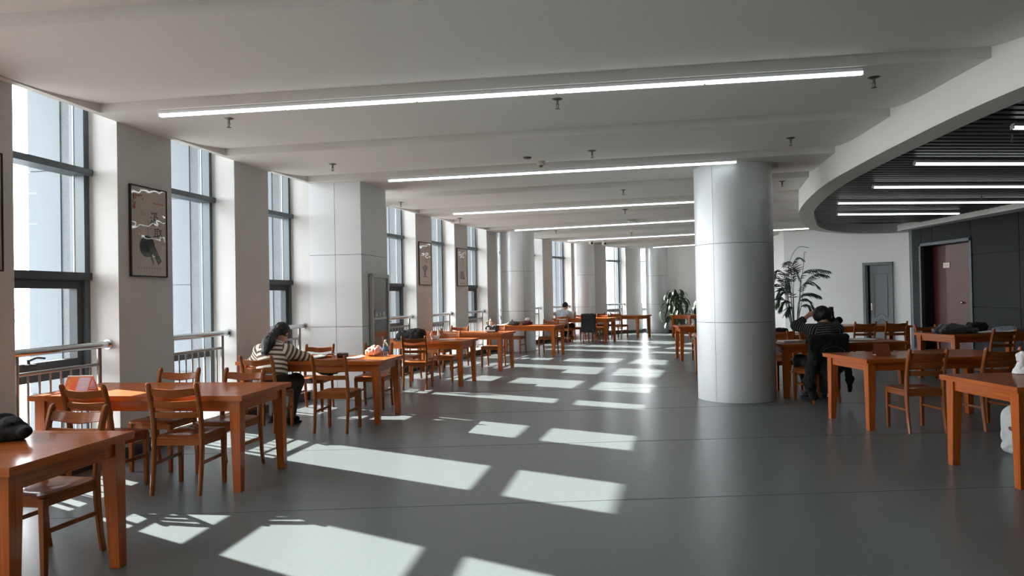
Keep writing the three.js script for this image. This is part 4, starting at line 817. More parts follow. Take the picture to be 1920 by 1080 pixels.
// ------------------------------------------------------------------ framed prints on the pillars, under slightly wavy acrylic
const drawPrint = (kind) => canvasTex(384, 640, (c, w, h) => {
  c.fillStyle = kind === 0 ? '#b3a79c' : '#c2b0a4'; c.fillRect(0, 0, w, h);
  for (let k = 0; k < 900; k++) { c.fillStyle = `rgba(${rnd() > 0.5 ? '90,80,72' : '225,214,202'},0.05)`; c.fillRect(rnd() * w, rnd() * h, 3 + rnd() * 14, 2 + rnd() * 5); }
  const stroke = (pts, lw, col = '#2a2522') => { c.strokeStyle = col; c.lineCap = 'round'; c.lineJoin = 'round'; for (let i = 0; i + 1 < pts.length; i++) { c.lineWidth = lw * (1 - 0.45 * i / pts.length); c.beginPath(); c.moveTo(...pts[i]); c.lineTo(...pts[i + 1]); c.stroke(); } };
  if (kind === 0) {
    stroke([[0, 20], [30, 60], [26, 120], [44, 160]], 7, '#4a3c38'); stroke([[20, 50], [70, 70], [120, 60]], 5, '#4a3c38');
    for (let k = 0; k < 26; k++) { c.fillStyle = `rgba(140,58,56,${0.35 + rnd() * 0.4})`; c.beginPath(); c.arc(18 + rnd() * 120 * (k < 14 ? 1 : 0.25), 40 + rnd() * (k < 14 ? 50 : 120), 5 + rnd() * 6, 0, 7); c.fill(); }
    c.fillStyle = '#9a5a52'; for (let k = 0; k < 9; k++) c.fillRect(236 + k * 13, 98 + (k % 3) * 2, 9, 9);
    // two brushed characters
    stroke([[216, 176], [226, 186]], 9); stroke([[206, 206], [217, 215]], 9); stroke([[206, 258], [224, 232]], 9);
    stroke([[234, 180], [276, 176], [262, 206], [286, 208]], 8); stroke([[250, 182], [246, 222], [226, 262]], 8); stroke([[244, 214], [268, 244], [300, 264]], 10); stroke([[284, 208], [264, 240], [232, 268]], 8);
    stroke([[246, 292], [300, 290]], 7); stroke([[256, 292], [254, 344]], 7); stroke([[284, 290], [282, 352]], 7); stroke([[256, 310], [282, 309]], 5); stroke([[256, 326], [282, 325]], 5); stroke([[236, 348], [294, 338]], 7); stroke([[300, 300], [326, 298], [310, 328], [296, 346]], 7); stroke([[302, 306], [318, 330], [338, 346]], 8);
    c.fillStyle = 'rgba(90,84,78,0.55)'; for (let k = 0; k < 15; k++) c.fillRect(176, 176 + k * 12, 5, 8); for (let k = 0; k < 12; k++) c.fillRect(150, 182 + k * 12, 4, 8); c.fillStyle = 'rgba(150,140,130,0.5)'; c.fillRect(100, 170, 40, 36);
    // a round brush-washer with an inkstone slab and brush
    c.fillStyle = '#2f3a35'; c.beginPath(); c.ellipse(168, 424, 82, 78, -0.35, 0, 7); c.fill(); c.fillStyle = '#222a27'; c.beginPath(); c.ellipse(178, 420, 58, 52, -0.35, 0, 7); c.fill();
    c.save(); c.translate(262, 478); c.rotate(0.95); c.fillStyle = '#3a3431'; c.fillRect(-92, -24, 170, 48); c.fillStyle = '#25211f'; c.fillRect(-84, -16, 100, 32); c.fillStyle = '#8a8078'; c.beginPath(); c.ellipse(52, 0, 10, 12, 0, 0, 7); c.fill(); c.restore();
    c.fillStyle = '#4b4643'; c.save(); c.translate(214, 506); c.rotate(1.1); c.fillRect(-50, -9, 100, 18); c.restore(); c.fillStyle = '#e9e4dc'; c.save(); c.translate(238, 494); c.rotate(0.1); c.fillRect(-15, -5, 30, 9); c.restore();
    c.fillStyle = '#4a423d'; for (let k = 0; k < 9; k++) { const x = 68 + k * 29; c.fillRect(x, 576, 10, 3); c.fillRect(x + 3, 571, 3, 15); c.fillRect(x, 584, 11, 3); }
  } else {
    c.fillStyle = 'rgba(120,70,66,0.7)'; for (let k = 0; k < 8; k++) c.fillRect(210 + k * 14, 66, 9, 8);
    stroke([[196, 160], [226, 178], [204, 200]], 8, '#5c4c46'); stroke([[228, 168], [206, 216]], 8, '#5c4c46'); stroke([[238, 232], [232, 292]], 9, '#5c4c46'); stroke([[216, 250], [250, 246]], 7, '#5c4c46'); stroke([[220, 280], [254, 296]], 7, '#5c4c46');
    if (kind === 1) { c.fillStyle = '#7c6258'; c.beginPath(); c.ellipse(178, 384, 92, 44, 0, Math.PI, 0); c.fill(); c.beginPath(); c.moveTo(86, 384); c.lineTo(270, 384); c.lineTo(232, 418); c.lineTo(120, 418); c.fill(); c.fillStyle = '#6a5148'; c.beginPath(); c.moveTo(146, 418); c.lineTo(214, 418); c.lineTo(198, 510); c.lineTo(160, 510); c.fill(); c.fillStyle = '#80695e'; c.fillRect(112, 510, 140, 12); }
    else { c.fillStyle = '#6f4f4c'; c.beginPath(); c.moveTo(116, 380); c.quadraticCurveTo(190, 430, 236, 360); c.quadraticCurveTo(250, 470, 300, 520); c.quadraticCurveTo(200, 540, 112, 512); c.fill(); c.fillStyle = '#875f58'; c.beginPath(); c.moveTo(150, 400); c.quadraticCurveTo(200, 440, 224, 400); c.lineTo(244, 508); c.lineTo(150, 500); c.fill(); }
    c.fillStyle = 'rgba(90,74,66,0.8)'; for (let k = 0; k < 12; k++) c.fillRect(90 + k * 18, 592, 12, 5);
  }
});
const printTex = [0, 1, 2].map(drawPrint);
function framedPrint(i, s0, s1, kind, label) {
  const [a, b] = PIERS[i], n = pierN[i], L = Math.hypot(b[0] - a[0], b[1] - a[1]), p = off(lerp2(a, b, (s0 + s1) / 2), n, -0.001), w = (s1 - s0) * L, hh = 0.9, [ux, ud] = unit(a, b);
  const t = thing('framed_print', label, 'poster', [p[0], 0, p[1]], Math.atan2(ud, ux), 'framed prints on the window pillars'); t.position.y = 2.185;   // local z+ faces the room
  mesh('backing', at(rbox(w, hh, 0.012, 0.002), 0, 0, 0.008), M.black, t);
  const f = 0.012; mesh('frame', merge([at(rbox(w, f, 0.026, 0.003), 0, hh / 2 - f / 2, 0.014), at(rbox(w, f, 0.026, 0.003), 0, -hh / 2 + f / 2, 0.014), at(rbox(f, hh, 0.026, 0.003), w / 2 - f / 2, 0, 0.014), at(rbox(f, hh, 0.026, 0.003), -w / 2 + f / 2, 0, 0.014)]), M.black, t);
  const g = new THREE.PlaneGeometry(w - f, hh - f, 40, 64), q = g.attributes.position; for (let k = 0; k < q.count; k++) { const x = q.getX(k), y = q.getY(k); q.setZ(k, 0.0185 + 0.0022 * N(x * 3.4 + i, y * 3.2, i) + 0.0004 * N(x * 14, y * 16, i)); }
  g.computeVertexNormals(); mesh('print', g, phys({ map: printTex[kind], roughness: 0.03, clearcoat: 1, clearcoatRoughness: 0.01 }), t);
}
framedPrint(5, 0.2, 0.845, 0, 'framed print on the pillar at the left edge of the picture, mostly cut off');
framedPrint(6, 0.18, 0.86, 0, 'tall framed print of a round inkstone and brushed characters on the nearest full pillar');
framedPrint(10, 0.14, 0.92, 1, 'framed print of a footed bowl on the pillar past the square column');
framedPrint(11, 0.12, 0.9, 2, 'farthest framed print, a robed shape, right of the bowl print');

// ------------------------------------------------------------------ hose cabinet on the square column
{
  const a = [-2.2, 10.54], v = unit(a, [-2.0, 11.52]), m = off(a, v, 0.6), t = thing('hose_cabinet', 'grey fire hose cabinet with glass door and orange band, on the square column', 'fire cabinet', [m[0] + 0.012, 0, m[1]], Math.atan2(v[1], v[0]));
  t.position.y = 1.08; const w = 0.70, h = 1.54;   // local z+ faces the room
  mesh('box', at(rbox(w - 0.06, h - 0.06, 0.03, 0.003), 0, 0, 0.004), std({ color: S(120, 120, 116), roughness: 0.5 }), t);
  mesh('frame', merge([at(rbox(w, 0.06, 0.05, 0.005), 0, h / 2 - 0.03, 0.024), at(rbox(w, 0.05, 0.05, 0.005), 0, -h / 2 + 0.025, 0.024), at(rbox(0.06, h, 0.05, 0.005, 'y'), -w / 2 + 0.03, 0, 0.024), at(rbox(0.06, h, 0.05, 0.005, 'y'), w / 2 - 0.03, 0, 0.024)]), std({ color: S(178, 178, 174), roughness: 0.4, metalness: 0.4 }), t);
  const art = canvasTex(512, 1184, (c, W, Hh) => {
    c.fillStyle = '#7d7b76'; c.fillRect(0, 0, W, Hh); c.fillStyle = '#6f7f88'; c.fillRect(0, 420, W, 230); c.fillStyle = '#c9cfd1'; c.fillRect(0, 505, W, 26);
    c.strokeStyle = '#dfe6e8'; c.lineCap = 'square'; c.lineWidth = 9;
    const L = (pts) => { c.beginPath(); pts.forEach(([x, y], k) => k ? c.lineTo(x, y) : c.moveTo(x, y)); c.stroke(); };
    // three characters: xiao, huo, shuan
    L([[96, 436], [104, 444]]); L([[90, 458], [100, 464]]); L([[90, 494], [104, 476]]); L([[140, 434], [140, 456]]); L([[122, 440], [128, 450]]); L([[158, 440], [152, 450]]); L([[122, 494], [122, 460], [158, 460], [158, 494]]); L([[122, 472], [158, 472]]); L([[122, 483], [158, 483]]);
    L([[256, 434], [256, 460], [226, 496]]); L([[256, 460], [288, 496]]); L([[230, 446], [238, 460]]); L([[284, 446], [274, 460]]);
    L([[368, 434], [368, 496]]); L([[352, 450], [384, 450]]); L([[366, 456], [352, 476]]); L([[412, 432], [388, 456]]); L([[412, 432], [438, 456]]); L([[398, 460], [426, 460]]); L([[412, 460], [412, 494]]); L([[398, 476], [426, 476]]); L([[390, 495], [436, 495]]);
    c.fillStyle = '#c2612c'; c.fillRect(0, 690, W, 62); c.fillStyle = '#6e3a22'; for (let k = 0; k < 8; k++) { const x = 50 + k * 54; c.fillRect(x, 704, 34, 6); c.fillRect(x + 14, 700, 6, 40); c.fillRect(x, 720, 34, 5); c.fillRect(x + 4, 734, 28, 5); }
    c.fillStyle = 'rgba(200,202,200,0.35)'; c.fillRect(20, 980, 250, 40);
  });
  const pl = new THREE.PlaneGeometry(w - 0.12, h - 0.11); mesh('door_glass', at(pl, 0, 0, 0.028), phys({ map: art, roughness: 0.5, clearcoat: 1, clearcoatRoughness: 0.05 }), t);
  mesh('handle', at(rbox(0.018, 0.12, 0.02, 0.006), -w / 2 + 0.085, 0.17, 0.04), M.steel, t);
}

// ------------------------------------------------------------------ bags, clothes and things on the tables
const soft = (name, geo, mat, label, cat, pos, turn = 0, group) => { const t = thing(name, label, cat, pos, turn, group); mesh(name === 'jacket' || name === 'coat' ? 'cloth' : 'body', geo, mat, t); return t; };
const rump = (f, amp, sc) => (x, y, z) => { const a = N(x * sc, y * sc, z * sc), b = N(x * sc * 2.3 + 5, y * sc * 2.3, z * sc * 2.3); return f(x, y, z) + amp * (1 - Math.abs(a) * 3.2) * 0.6 + amp * 0.5 * b; };
const flat0 = (f, y0 = 0.002) => (x, y, z) => Math.max(f(x, y, z), y0 - y);
// black jacket on the nearest table
{
  const f = flat0(rump(blend([ell(V(0, 0.05, 0), V(0.26, 0.075, 0.15)), ell(V(-0.22, 0.05, 0.02), V(0.2, 0.07, 0.16)), cap(V(0.12, 0.06, -0.02), V(0.33, 0.05, 0.06), 0.055, 0.04)], 0.08), 0.022, 9));
  const t = soft('jacket', sdf(f, V(-0.46, 0, -0.24), V(0.42, 0.17, 0.24), 0.009), M.blackCloth, 'crumpled black jacket lying on the nearest wooden table at the left edge', 'jacket', [-2.93, 0.75, 3.93], R(6)); t.position.y = 0.75;
}
const put = (t, y) => { t.position.y = y; return t; };
// folded cards
function tentCard(label, pos, turn, w, h, mats, dpth = 0.07) {
  const t = put(thing('folded_card', label, 'sign', pos, turn), 0.751), sl = Math.hypot(h, dpth), an = Math.atan2(dpth, h);
  for (const s of [-1, 1]) { const g = boxUV(new THREE.BoxGeometry(w, sl, 0.003).toNonIndexed()), p = g.attributes.position, u = g.attributes.uv; for (let i = 0; i < p.count; i++) u.setXY(i, p.getX(i) / w + 0.5, p.getY(i) / sl + 0.5); g.rotateX(-s * an); g.translate(0, h / 2, s * dpth / 2); mesh('panel', g, mats, t); }
  mesh('foot', at(rbox(w, 0.004, dpth * 1.9, 0.001), 0, 0.002, 0), M.plasticWhite, t);
  return t;
}
const cardArt = canvasTex(512, 256, (c, w, h) => { c.fillStyle = '#e8722c'; c.fillRect(0, 0, w, h); c.fillStyle = '#f0ece6'; c.fillRect(0, 0, w, 16); c.fillStyle = '#e0a030'; for (const [x, y, r] of [[60, 80, 24], [90, 120, 16], [70, 180, 34], [120, 200, 18]]) { c.beginPath(); c.arc(x, y, r, 0, 7); c.fill(); } c.fillStyle = '#8a4bb0'; c.fillRect(40, 30, 20, 14); c.fillStyle = '#d9c9dc'; c.fillRect(250, 30, 240, 200); c.fillStyle = '#f6ecd8'; for (let k = 0; k < 6; k++) { c.fillRect(330 + k * 22, 90, 12, 5); c.fillRect(334 + k * 22, 90, 5, 34); c.fillRect(330 + k * 22, 118, 14, 5); } c.fillRect(350, 150, 70, 6); c.fillRect(360, 166, 50, 6); c.fillStyle = '#c8541c'; for (let k = 0; k < 40; k++) c.fillRect(150 + rnd() * 90, 120 + rnd() * 110, 5, 5); });
tentCard('orange and lilac folded card standing on the second window-side table', [-3.58, 0, 5.96], R(4), 0.215, 0.135, std({ map: cardArt, roughness: 0.4 }));
tentCard('brown folded card standing on the table right of the big column', [4.07, 0, 7.97], R(8), 0.155, 0.125, std({ color: S(120, 56, 30), roughness: 0.35 }), 0.065);
// papers and books
const sheetG = (w, d, lift) => { const g = new THREE.BoxGeometry(w, 0.004, d, 10, 1, 10), p = g.attributes.position; for (let i = 0; i < p.count; i++) p.setY(i, p.getY(i) + lift * Math.max(0, p.getX(i) / w + 0.1) ** 2 * 2 + 0.003 * (1 + N(p.getX(i) * 9, 1, p.getZ(i) * 9))); g.computeVertexNormals(); return g; };
function paper(label, pos, turn, w = 0.21, d = 0.29, lift = 0, mat = M.paper) { const m = mesh('paper', sheetG(w, d, lift), mat); m.position.set(pos[0], pos[1] ?? 0.753, -pos[2]); m.rotation.y = turn; return tag(m, label, 'paper'); }
function book(label, pos, turn, w, h, d, coverMat, y = 0.75) {
  const t = thing('book', label, 'book', [pos[0], 0, pos[2]], turn); t.position.y = y;
  mesh('pages', at(rbox(w - 0.008, h - 0.006, d - 0.008, 0.001), 0.002, h / 2, 0), M.paper, t); mesh('cover', merge([at(rbox(w, 0.003, d, 0.001), 0, 0.0015, 0), at(rbox(w, 0.003, d, 0.001), 0, h - 0.0015, 0), at(rbox(0.003, h, d, 0.001), -w / 2 + 0.0015, h / 2, 0)]), coverMat, t); return t;
}
paper('open white notebook under the right hand of the woman in the striped sweater', [-2.52, 0.753, 8.98], 0.2, 0.36, 0.25, 0.03);
paper('curling white sheet beyond the dark pencil case on the woman\'s table', [-2.42, 0.753, 9.2], -0.3, 0.25, 0.2, 0.05);
paper('white leaflet right of the dark pencil case, near the table edge', [-1.95, 0.753, 8.84], 0.5, 0.22, 0.15, 0.03);
book('small dark book under the woman\'s right elbow', [-2.6, 0, 8.72], 0.3, 0.2, 0.016, 0.14, std({ color: S(60, 78, 96), roughness: 0.6 }));
{ const t = put(thing('pencil_case', 'dark brown pencil case on the table of the woman in stripes', 'pencil case', [-2.13, 0, 9.0], 0.2), 0.75); mesh('body', sdf(rump(rbx(V(0, 0.03, 0), V(0.07, 0.03, 0.045), 0.022), 0.003, 30), V(-0.08, 0, -0.06), V(0.08, 0.07, 0.06), 0.006), std({ color: S(66, 46, 40), roughness: 0.7 }), t); mesh('zip', at(rbox(0.1, 0.006, 0.008, 0.002), 0, 0.061, 0), M.steel, t); }
{ // crumpled food bag, mottled orange print
  const tex = dataTex(128, 128, (u, v) => { const k = tn(u, v, 7, 7, 201) + tn(u, v, 15, 15, 202) * 0.6; return k > 0.12 ? [238, 150, 92] : k < -0.2 ? [226, 116, 60] : [244, 226, 212]; });
  const f = flat0(rump(blend([ell(V(-0.01, 0.05, 0), V(0.11, 0.06, 0.09)), ell(V(0.02, 0.085, 0.02), V(0.07, 0.045, 0.06))], 0.05), 0.018, 16)), g = sdf(f, V(-0.15, 0, -0.12), V(0.15, 0.15, 0.12), 0.006), p = g.attributes.position, u = g.attributes.uv; for (let i = 0; i < p.count; i++) u.setXY(i, p.getX(i) * 6 + p.getZ(i) * 2, p.getY(i) * 6 + p.getZ(i) * 4);
  const t = put(thing('food_bag', 'crumpled orange and white plastic food bag beside the small bottle', 'bag', [-1.76, 0, 9.14]), 0.75); mesh('body', g, std({ map: tex, roughness: 0.35 }), t);
  const w = sdf(flat0(rump(ell(V(0, 0.05, 0), V(0.07, 0.05, 0.04)), 0.02, 14)), V(-0.1, 0, -0.07), V(0.1, 0.11, 0.07), 0.006); put(tag(mesh('tissue', w, M.whiteCloth), 'crumpled white napkin behind the orange food bag', 'napkin'), 0.75).position.set(-1.74, 0.75, -9.3);
}
function bottle(label, pos, y, r, h, bodyMat, capMat, bandMat) {
  const t = put(thing('bottle', label, 'bottle', [pos[0], 0, pos[1]]), y);
  mesh('body', lathe([[0.001, 0], [r * 0.92, 0], [r, r * 0.15], [r, h * 0.68], [r * 0.86, h * 0.76], [r * 0.45, h * 0.87], [r * 0.42, h * 0.9], [0.001, h * 0.9]], 28), bodyMat, t);
  mesh('cap', at(lathe([[0.001, h * 0.11], [r * 0.44, h * 0.11], [r * 0.48, h * 0.1], [r * 0.48, 0.005], [r * 0.42, 0]], 20), 0, h * 0.885, 0), capMat, t);
  if (bandMat) mesh('label_band', lathe([[r * 1.01, h * 0.28], [r * 1.02, h * 0.29], [r * 1.02, h * 0.58], [r * 1.01, h * 0.59]], 28), bandMat, t); return t;
}
bottle('small water bottle with a blue band right of the orange food bag', [-1.615, 9.12], 0.75, 0.03, 0.2, M.clear, M.plasticWhite, M.blue);
bottle('tall pale bottle standing by the window behind the dark handbag', [-0.46, 15.22], 0.75, 0.035, 0.28, std({ color: S(214, 208, 190), roughness: 0.4 }), M.brass);
bottle('brown drink bottle on the table of the man in the pale shirt', [1.93, 22.35], 0.75, 0.036, 0.24, std({ color: S(150, 112, 82), roughness: 0.3 }), M.orange);
// black bag over the chair at the fourth table
{
  const f = rump(blend([rbx(V(0, 0.09, 0), V(0.23, 0.085, 0.13), 0.07), ell(V(0.08, 0.12, 0.02), V(0.16, 0.09, 0.12)), ell(V(-0.15, 0.08, 0.03), V(0.11, 0.07, 0.12))], 0.06), 0.014, 10);
  const t = put(thing('shoulder_bag', 'plump black bag resting on the table edge against the chair back', 'bag', [-1.71, 0, 12.16], R(12)), 0.752); mesh('body', sdf(flat0(f), V(-0.3, 0, -0.2), V(0.3, 0.24, 0.2), 0.009), M.blackCloth, t); mesh('strap', tube([V(-0.22, 0.06, 0.1), V(-0.27, 0.03, 0.14), V(-0.24, 0.015, 0.17), V(-0.1, 0.012, 0.17)], 0.011, 20, 6), M.black, t);
}
{ const t = put(thing('tissue_pack', 'opened pink and white tissue pack standing on the table past the black bag', 'tissues', [-1.34, 0, 12.4], 0.3), 0.75);
  for (const [s, mat, hgt] of [[-1, M.red, 0.16], [1, M.paper, 0.18]]) mesh('flap', loft([[V(s * 0.02, 0, -0.05), V(s * 0.05, 0, -0.05), V(s * 0.05, 0, 0.05), V(s * 0.02, 0, 0.05)], [V(s * 0.05, hgt * 0.5, -0.05), V(s * 0.085, hgt * 0.5, -0.04), V(s * 0.085, hgt * 0.5, 0.04), V(s * 0.05, hgt * 0.5, 0.05)], [V(s * 0.045, hgt, -0.012), V(s * 0.055, hgt, -0.012), V(s * 0.055, hgt, 0.012), V(s * 0.045, hgt, 0.012)]]), s < 0 ? std({ color: S(228, 170, 150), roughness: 0.6 }) : M.paper, t);
  mesh('body', at(rbox(0.13, 0.07, 0.1, 0.02), 0, 0.035, 0), M.paper, t); }
paper('blank white paper on the right end of the table past the black bag', [-1.12, 0.753, 12.35], 0.1, 0.28, 0.2);
// dark handbag with an open flap
{ const t = put(thing('handbag', 'dark handbag with light trim slumped on the table end', 'bag', [-0.42, 0, 14.72], R(20)), 0.75);
  mesh('body', sdf(flat0(rump(rbx(V(0, 0.07, 0), V(0.13, 0.07, 0.08), 0.03), 0.01, 14)), V(-0.17, 0, -0.12), V(0.17, 0.17, 0.12), 0.008), std({ color: S(46, 50, 54), roughness: 0.5 }), t);
  mesh('trim', merge([at(rbox(0.2, 0.03, 0.012, 0.004), 0, 0.03, 0.085), at(rbox(0.05, 0.05, 0.02, 0.006), -0.05, 0.07, 0.085)]), M.whiteCloth, t); mesh('handle', tube([V(-0.09, 0.12, 0), V(-0.11, 0.2, 0.02), V(0, 0.23, 0.03), V(0.1, 0.19, 0.02), V(0.09, 0.12, 0)], 0.009, 24, 6), M.leather, t); }
// clutter on the table by the first round window column
[[0.02, 17.86, M.greyCloth, 'grey crumpled scarf at the left of the cluttered far table', 0.16], [0.36, 17.95, std({ color: S(88, 44, 40), roughness: 0.7 }), 'dark red pouch in the middle of the cluttered far table', 0.14]].forEach(([x, d, m, l, s], k) => put(soft('pouch', sdf(flat0(rump(ell(V(0, 0.04, 0), V(s, 0.06, s * 0.6)), 0.014, 12)), V(-s - 0.03, 0, -0.14), V(s + 0.03, 0.12, 0.14), 0.01), m, l, 'pouch', [x, 0, d]), 0.75));
put(soft('pouch', sdf(rump(ell(V(0, 0.045, 0), V(0.08, 0.05, 0.07)), 0.01, 16), V(-0.11, -0.02, -0.1), V(0.11, 0.11, 0.1), 0.009), M.greyPack, 'pale pouch lying on top of the dark red one', 'pouch', [0.38, 0, 17.96]), 0.835);
paper('loose sheets on the left end of the cluttered far table', [-0.3, 0.753, 18.05], 0.3, 0.3, 0.21, 0.03); paper('white sheet beside the dark red pouch on the cluttered far table', [0.66, 0.753, 17.8], -0.2, 0.28, 0.2, 0.04);
{ const t = put(thing('laptop', 'open dark laptop before the man in the pale shirt', 'laptop', [1.78, 0, 22.72], R(38)), 0.75); mesh('base', at(rbox(0.32, 0.016, 0.22, 0.005), 0, 0.008, 0), M.black, t); const sc = at(rbox(0.32, 0.2, 0.008, 0.003), 0, 0.1, 0); sc.rotateX(-0.25); mesh('screen', at(sc, 0, 0.012, -0.11), M.black, t); }
// clothes hung over chairs: a slab bent over the top rail
function drape(name, label, cat, key, side, u, back, mat, lenF, lenB, wide, twist = 0, extra = []) {
  const [x, d, a] = TABLES[key], r = a * Math.PI / 180, e1 = [Math.cos(r), -Math.sin(r)], e2 = [Math.sin(r), Math.cos(r)], w = side * (TW / 2 + back);
  const t = thing(name, label, cat, [x + e1[0] * u + e2[0] * w, 0, d + e1[1] * u + e2[1] * w], R(a) + (side > 0 ? Math.PI : 0) + twist * Math.PI / 180);
  const parts = [rbx(V(0, 0.86 - lenB / 2, 0.315 - lenB * 0.05), V(wide, lenB / 2 + 0.02, 0.028), 0.026), cap(V(-wide + 0.05, 0.868, 0.285), V(wide - 0.05, 0.868, 0.285), 0.045, 0.045), rbx(V(0, 0.86 - lenF / 2, 0.2), V(wide * 0.92, lenF / 2, 0.022), 0.02), ...extra];
  mesh('cloth', sdf(rump(blend(parts, 0.05), 0.014, 9), V(-0.5, 0.02, -0.2), V(0.5, 0.96, 0.5), 0.011), mat, t); return t;
}
drape('coat', 'black coat hung over the chair right of the man in the pale shirt', 'coat', 'L7', -1, 0.5, 0.2, M.blackCloth, 0.25, 0.5, 0.23);
{ const t = drape('jacket', 'long black jacket hanging over the chair of the man with hands on his head', 'jacket', 'R4', -1, -0.58, 0.225, M.blackCloth, 0.08, 0.40, 0.3, 8, [cap(V(-0.24, 0.6, 0.32), V(-0.3, 0.3, 0.28), 0.07, 0.06), cap(V(-0.3, 0.3, 0.28), V(-0.2, 0.1, 0.26), 0.07, 0.05), cap(V(0.25, 0.62, 0.3), V(0.34, 0.3, 0.24), 0.06, 0.045), cap(V(0.34, 0.3, 0.24), V(0.36, 0.16, 0.22), 0.045, 0.03), cap(V(-0.05, 0.45, 0.33), V(-0.06, 0.2, 0.3), 0.1, 0.07)]);
  mesh('piping', tube(Array.from({ length: 9 }, (_, k) => V(-0.07 + 0.17 * Math.cos(Math.PI * (1 - k / 8)) + 0.1, 0.66 + 0.09 * Math.sin(Math.PI * k / 8), 0.352)), 0.0035, 30, 5), M.greyCloth, t); }
{ const t = drape('backpack', 'black bag hung on the chair left of the big column', 'bag', 'R7', -1, -0.4, -0.04, M.blackCloth, 0.1, 0.16, 0.17, 0, [ell(V(0.02, 0.62, 0.36), V(0.2, 0.2, 0.12))]); mesh('strap', merge([tube([V(-0.08, 0.78, 0.42), V(-0.13, 0.9, 0.36), V(-0.11, 0.88, 0.28)], 0.012, 16, 6), tube([V(0.1, 0.78, 0.42), V(0.16, 0.9, 0.36), V(0.13, 0.88, 0.28)], 0.012, 16, 6)]), M.black, t); }
// under the woman's table and beside: bag on the far chair
put(soft('shoulder_bag', sdf(rump(blend([ell(V(0, 0.13, 0), V(0.2, 0.12, 0.14)), ell(V(0.12, 0.18, 0), V(0.12, 0.08, 0.12))], 0.06), 0.014, 10), V(-0.26, -0.02, -0.2), V(0.28, 0.3, 0.2), 0.01), M.blackCloth, 'black bag on the far chair seat, seen under the woman\'s table', 'bag', [-2.5, 0, 9.72]), 0.44);
// right-hand tables
put(soft('jacket', sdf(flat0(rump(blend([ell(V(0, 0.07, 0), V(0.25, 0.085, 0.17)), ell(V(0.2, 0.05, 0.04), V(0.2, 0.06, 0.15)), ell(V(-0.2, 0.045, 0), V(0.16, 0.06, 0.14))], 0.07), 0.026, 9)), V(-0.42, 0, -0.24), V(0.46, 0.2, 0.24), 0.009), M.greyCloth, 'crumpled grey jacket on the left end of the table by the dark wall', 'jacket', [7.02, 0, 11.5], R(-9)), 0.75);
paper('white papers right of the grey jacket', [7.62, 0.753, 11.62], 0.2, 0.34, 0.26, 0.02); paper('second sheet of papers nearer the slat-back chair, right of the grey jacket', [7.98, 0.755, 11.70], -0.15, 0.3, 0.21, 0.03);
put(soft('shoulder_bag', sdf(flat0(rump(rbx(V(0, 0.07, 0), V(0.14, 0.08, 0.1), 0.05), 0.014, 11)), V(-0.2, 0, -0.15), V(0.2, 0.2, 0.15), 0.01), M.blackCloth, 'black bag behind the papers, against the dark wall', 'bag', [7.72, 0, 11.98]), 0.75);
put(soft('scarf', sdf(flat0(rump(ell(V(0, 0.03, 0), V(0.26, 0.05, 0.12)), 0.02, 12)), V(-0.3, 0, -0.16), V(0.3, 0.1, 0.16), 0.009), std({ color: S(166, 178, 192), roughness: 0.9 }), 'pale blue-white scarf on the table behind the chair by the dark wall', 'scarf', [8.12, 0, 11.85], 0.1), 0.75);
book('open pale book left of the man with hands on his head', [3.95, 0, 10.25], 0.1, 0.3, 0.025, 0.21, M.paper); paper('long white paper right of the man with hands on his head', [4.98, 0.753, 10.42], 0.05, 0.42, 0.3, 0.01);
[[0.036, [72, 60, 54]], [0.05, [46, 62, 80]], [0.042, [96, 50, 44]], [0.055, [60, 60, 62]], [0.05, [84, 76, 60]]].reduce((y, [h, c], k) => { book(['lowest book of the stack in front of the striped man', 'second book from the bottom of the stack behind the striped man', 'middle book of the stack hidden behind the striped man', 'second book from the top of the stack behind the striped man', 'top book of the stack, the dark flask stands on it'][k], [4.62, 0, 10.42], 0.06 * (k - 2), 0.24, h, 0.18, std({ color: S(...c), roughness: 0.6 }), y); return y + h + 0.0005; }, 0.75);
{ const t = put(thing('flask', 'black vacuum flask rising beside the head of the man in the striped top', 'flask', [4.60, 0, 10.4]), 0.9865); mesh('body', lathe([[0.001, 0], [0.036, 0], [0.039, 0.01], [0.039, 0.175], [0.034, 0.19], [0.001, 0.19]], 28), M.black, t); mesh('cap', lathe([[0.001, 0.25], [0.03, 0.25], [0.032, 0.243], [0.032, 0.192], [0.001, 0.192]], 24), M.black, t); }
put(soft('pouch', sdf(rump(ell(V(0, 0.05, 0), V(0.055, 0.055, 0.05)), 0.006, 20), V(-0.08, -0.02, -0.08), V(0.08, 0.12, 0.08), 0.008), M.blackCloth, 'small round black pouch beside the vacuum flask', 'pouch', [4.722, 0, 10.43]), 0.988);
put(soft('shoulder_bag', sdf(flat0(rump(rbx(V(0, 0.05, 0), V(0.2, 0.055, 0.12), 0.04), 0.012, 11)), V(-0.25, 0, -0.17), V(0.25, 0.14, 0.17), 0.01), M.blackCloth, 'flat black bag on the table left of the striped man\'s elbow', 'bag', [4.42, 0, 12.15]), 0.75);
paper('white sheets left of the striped man\'s raised elbow, on the table behind', [4.75, 0.753, 12.4], 0.2, 0.3, 0.21, 0.03);
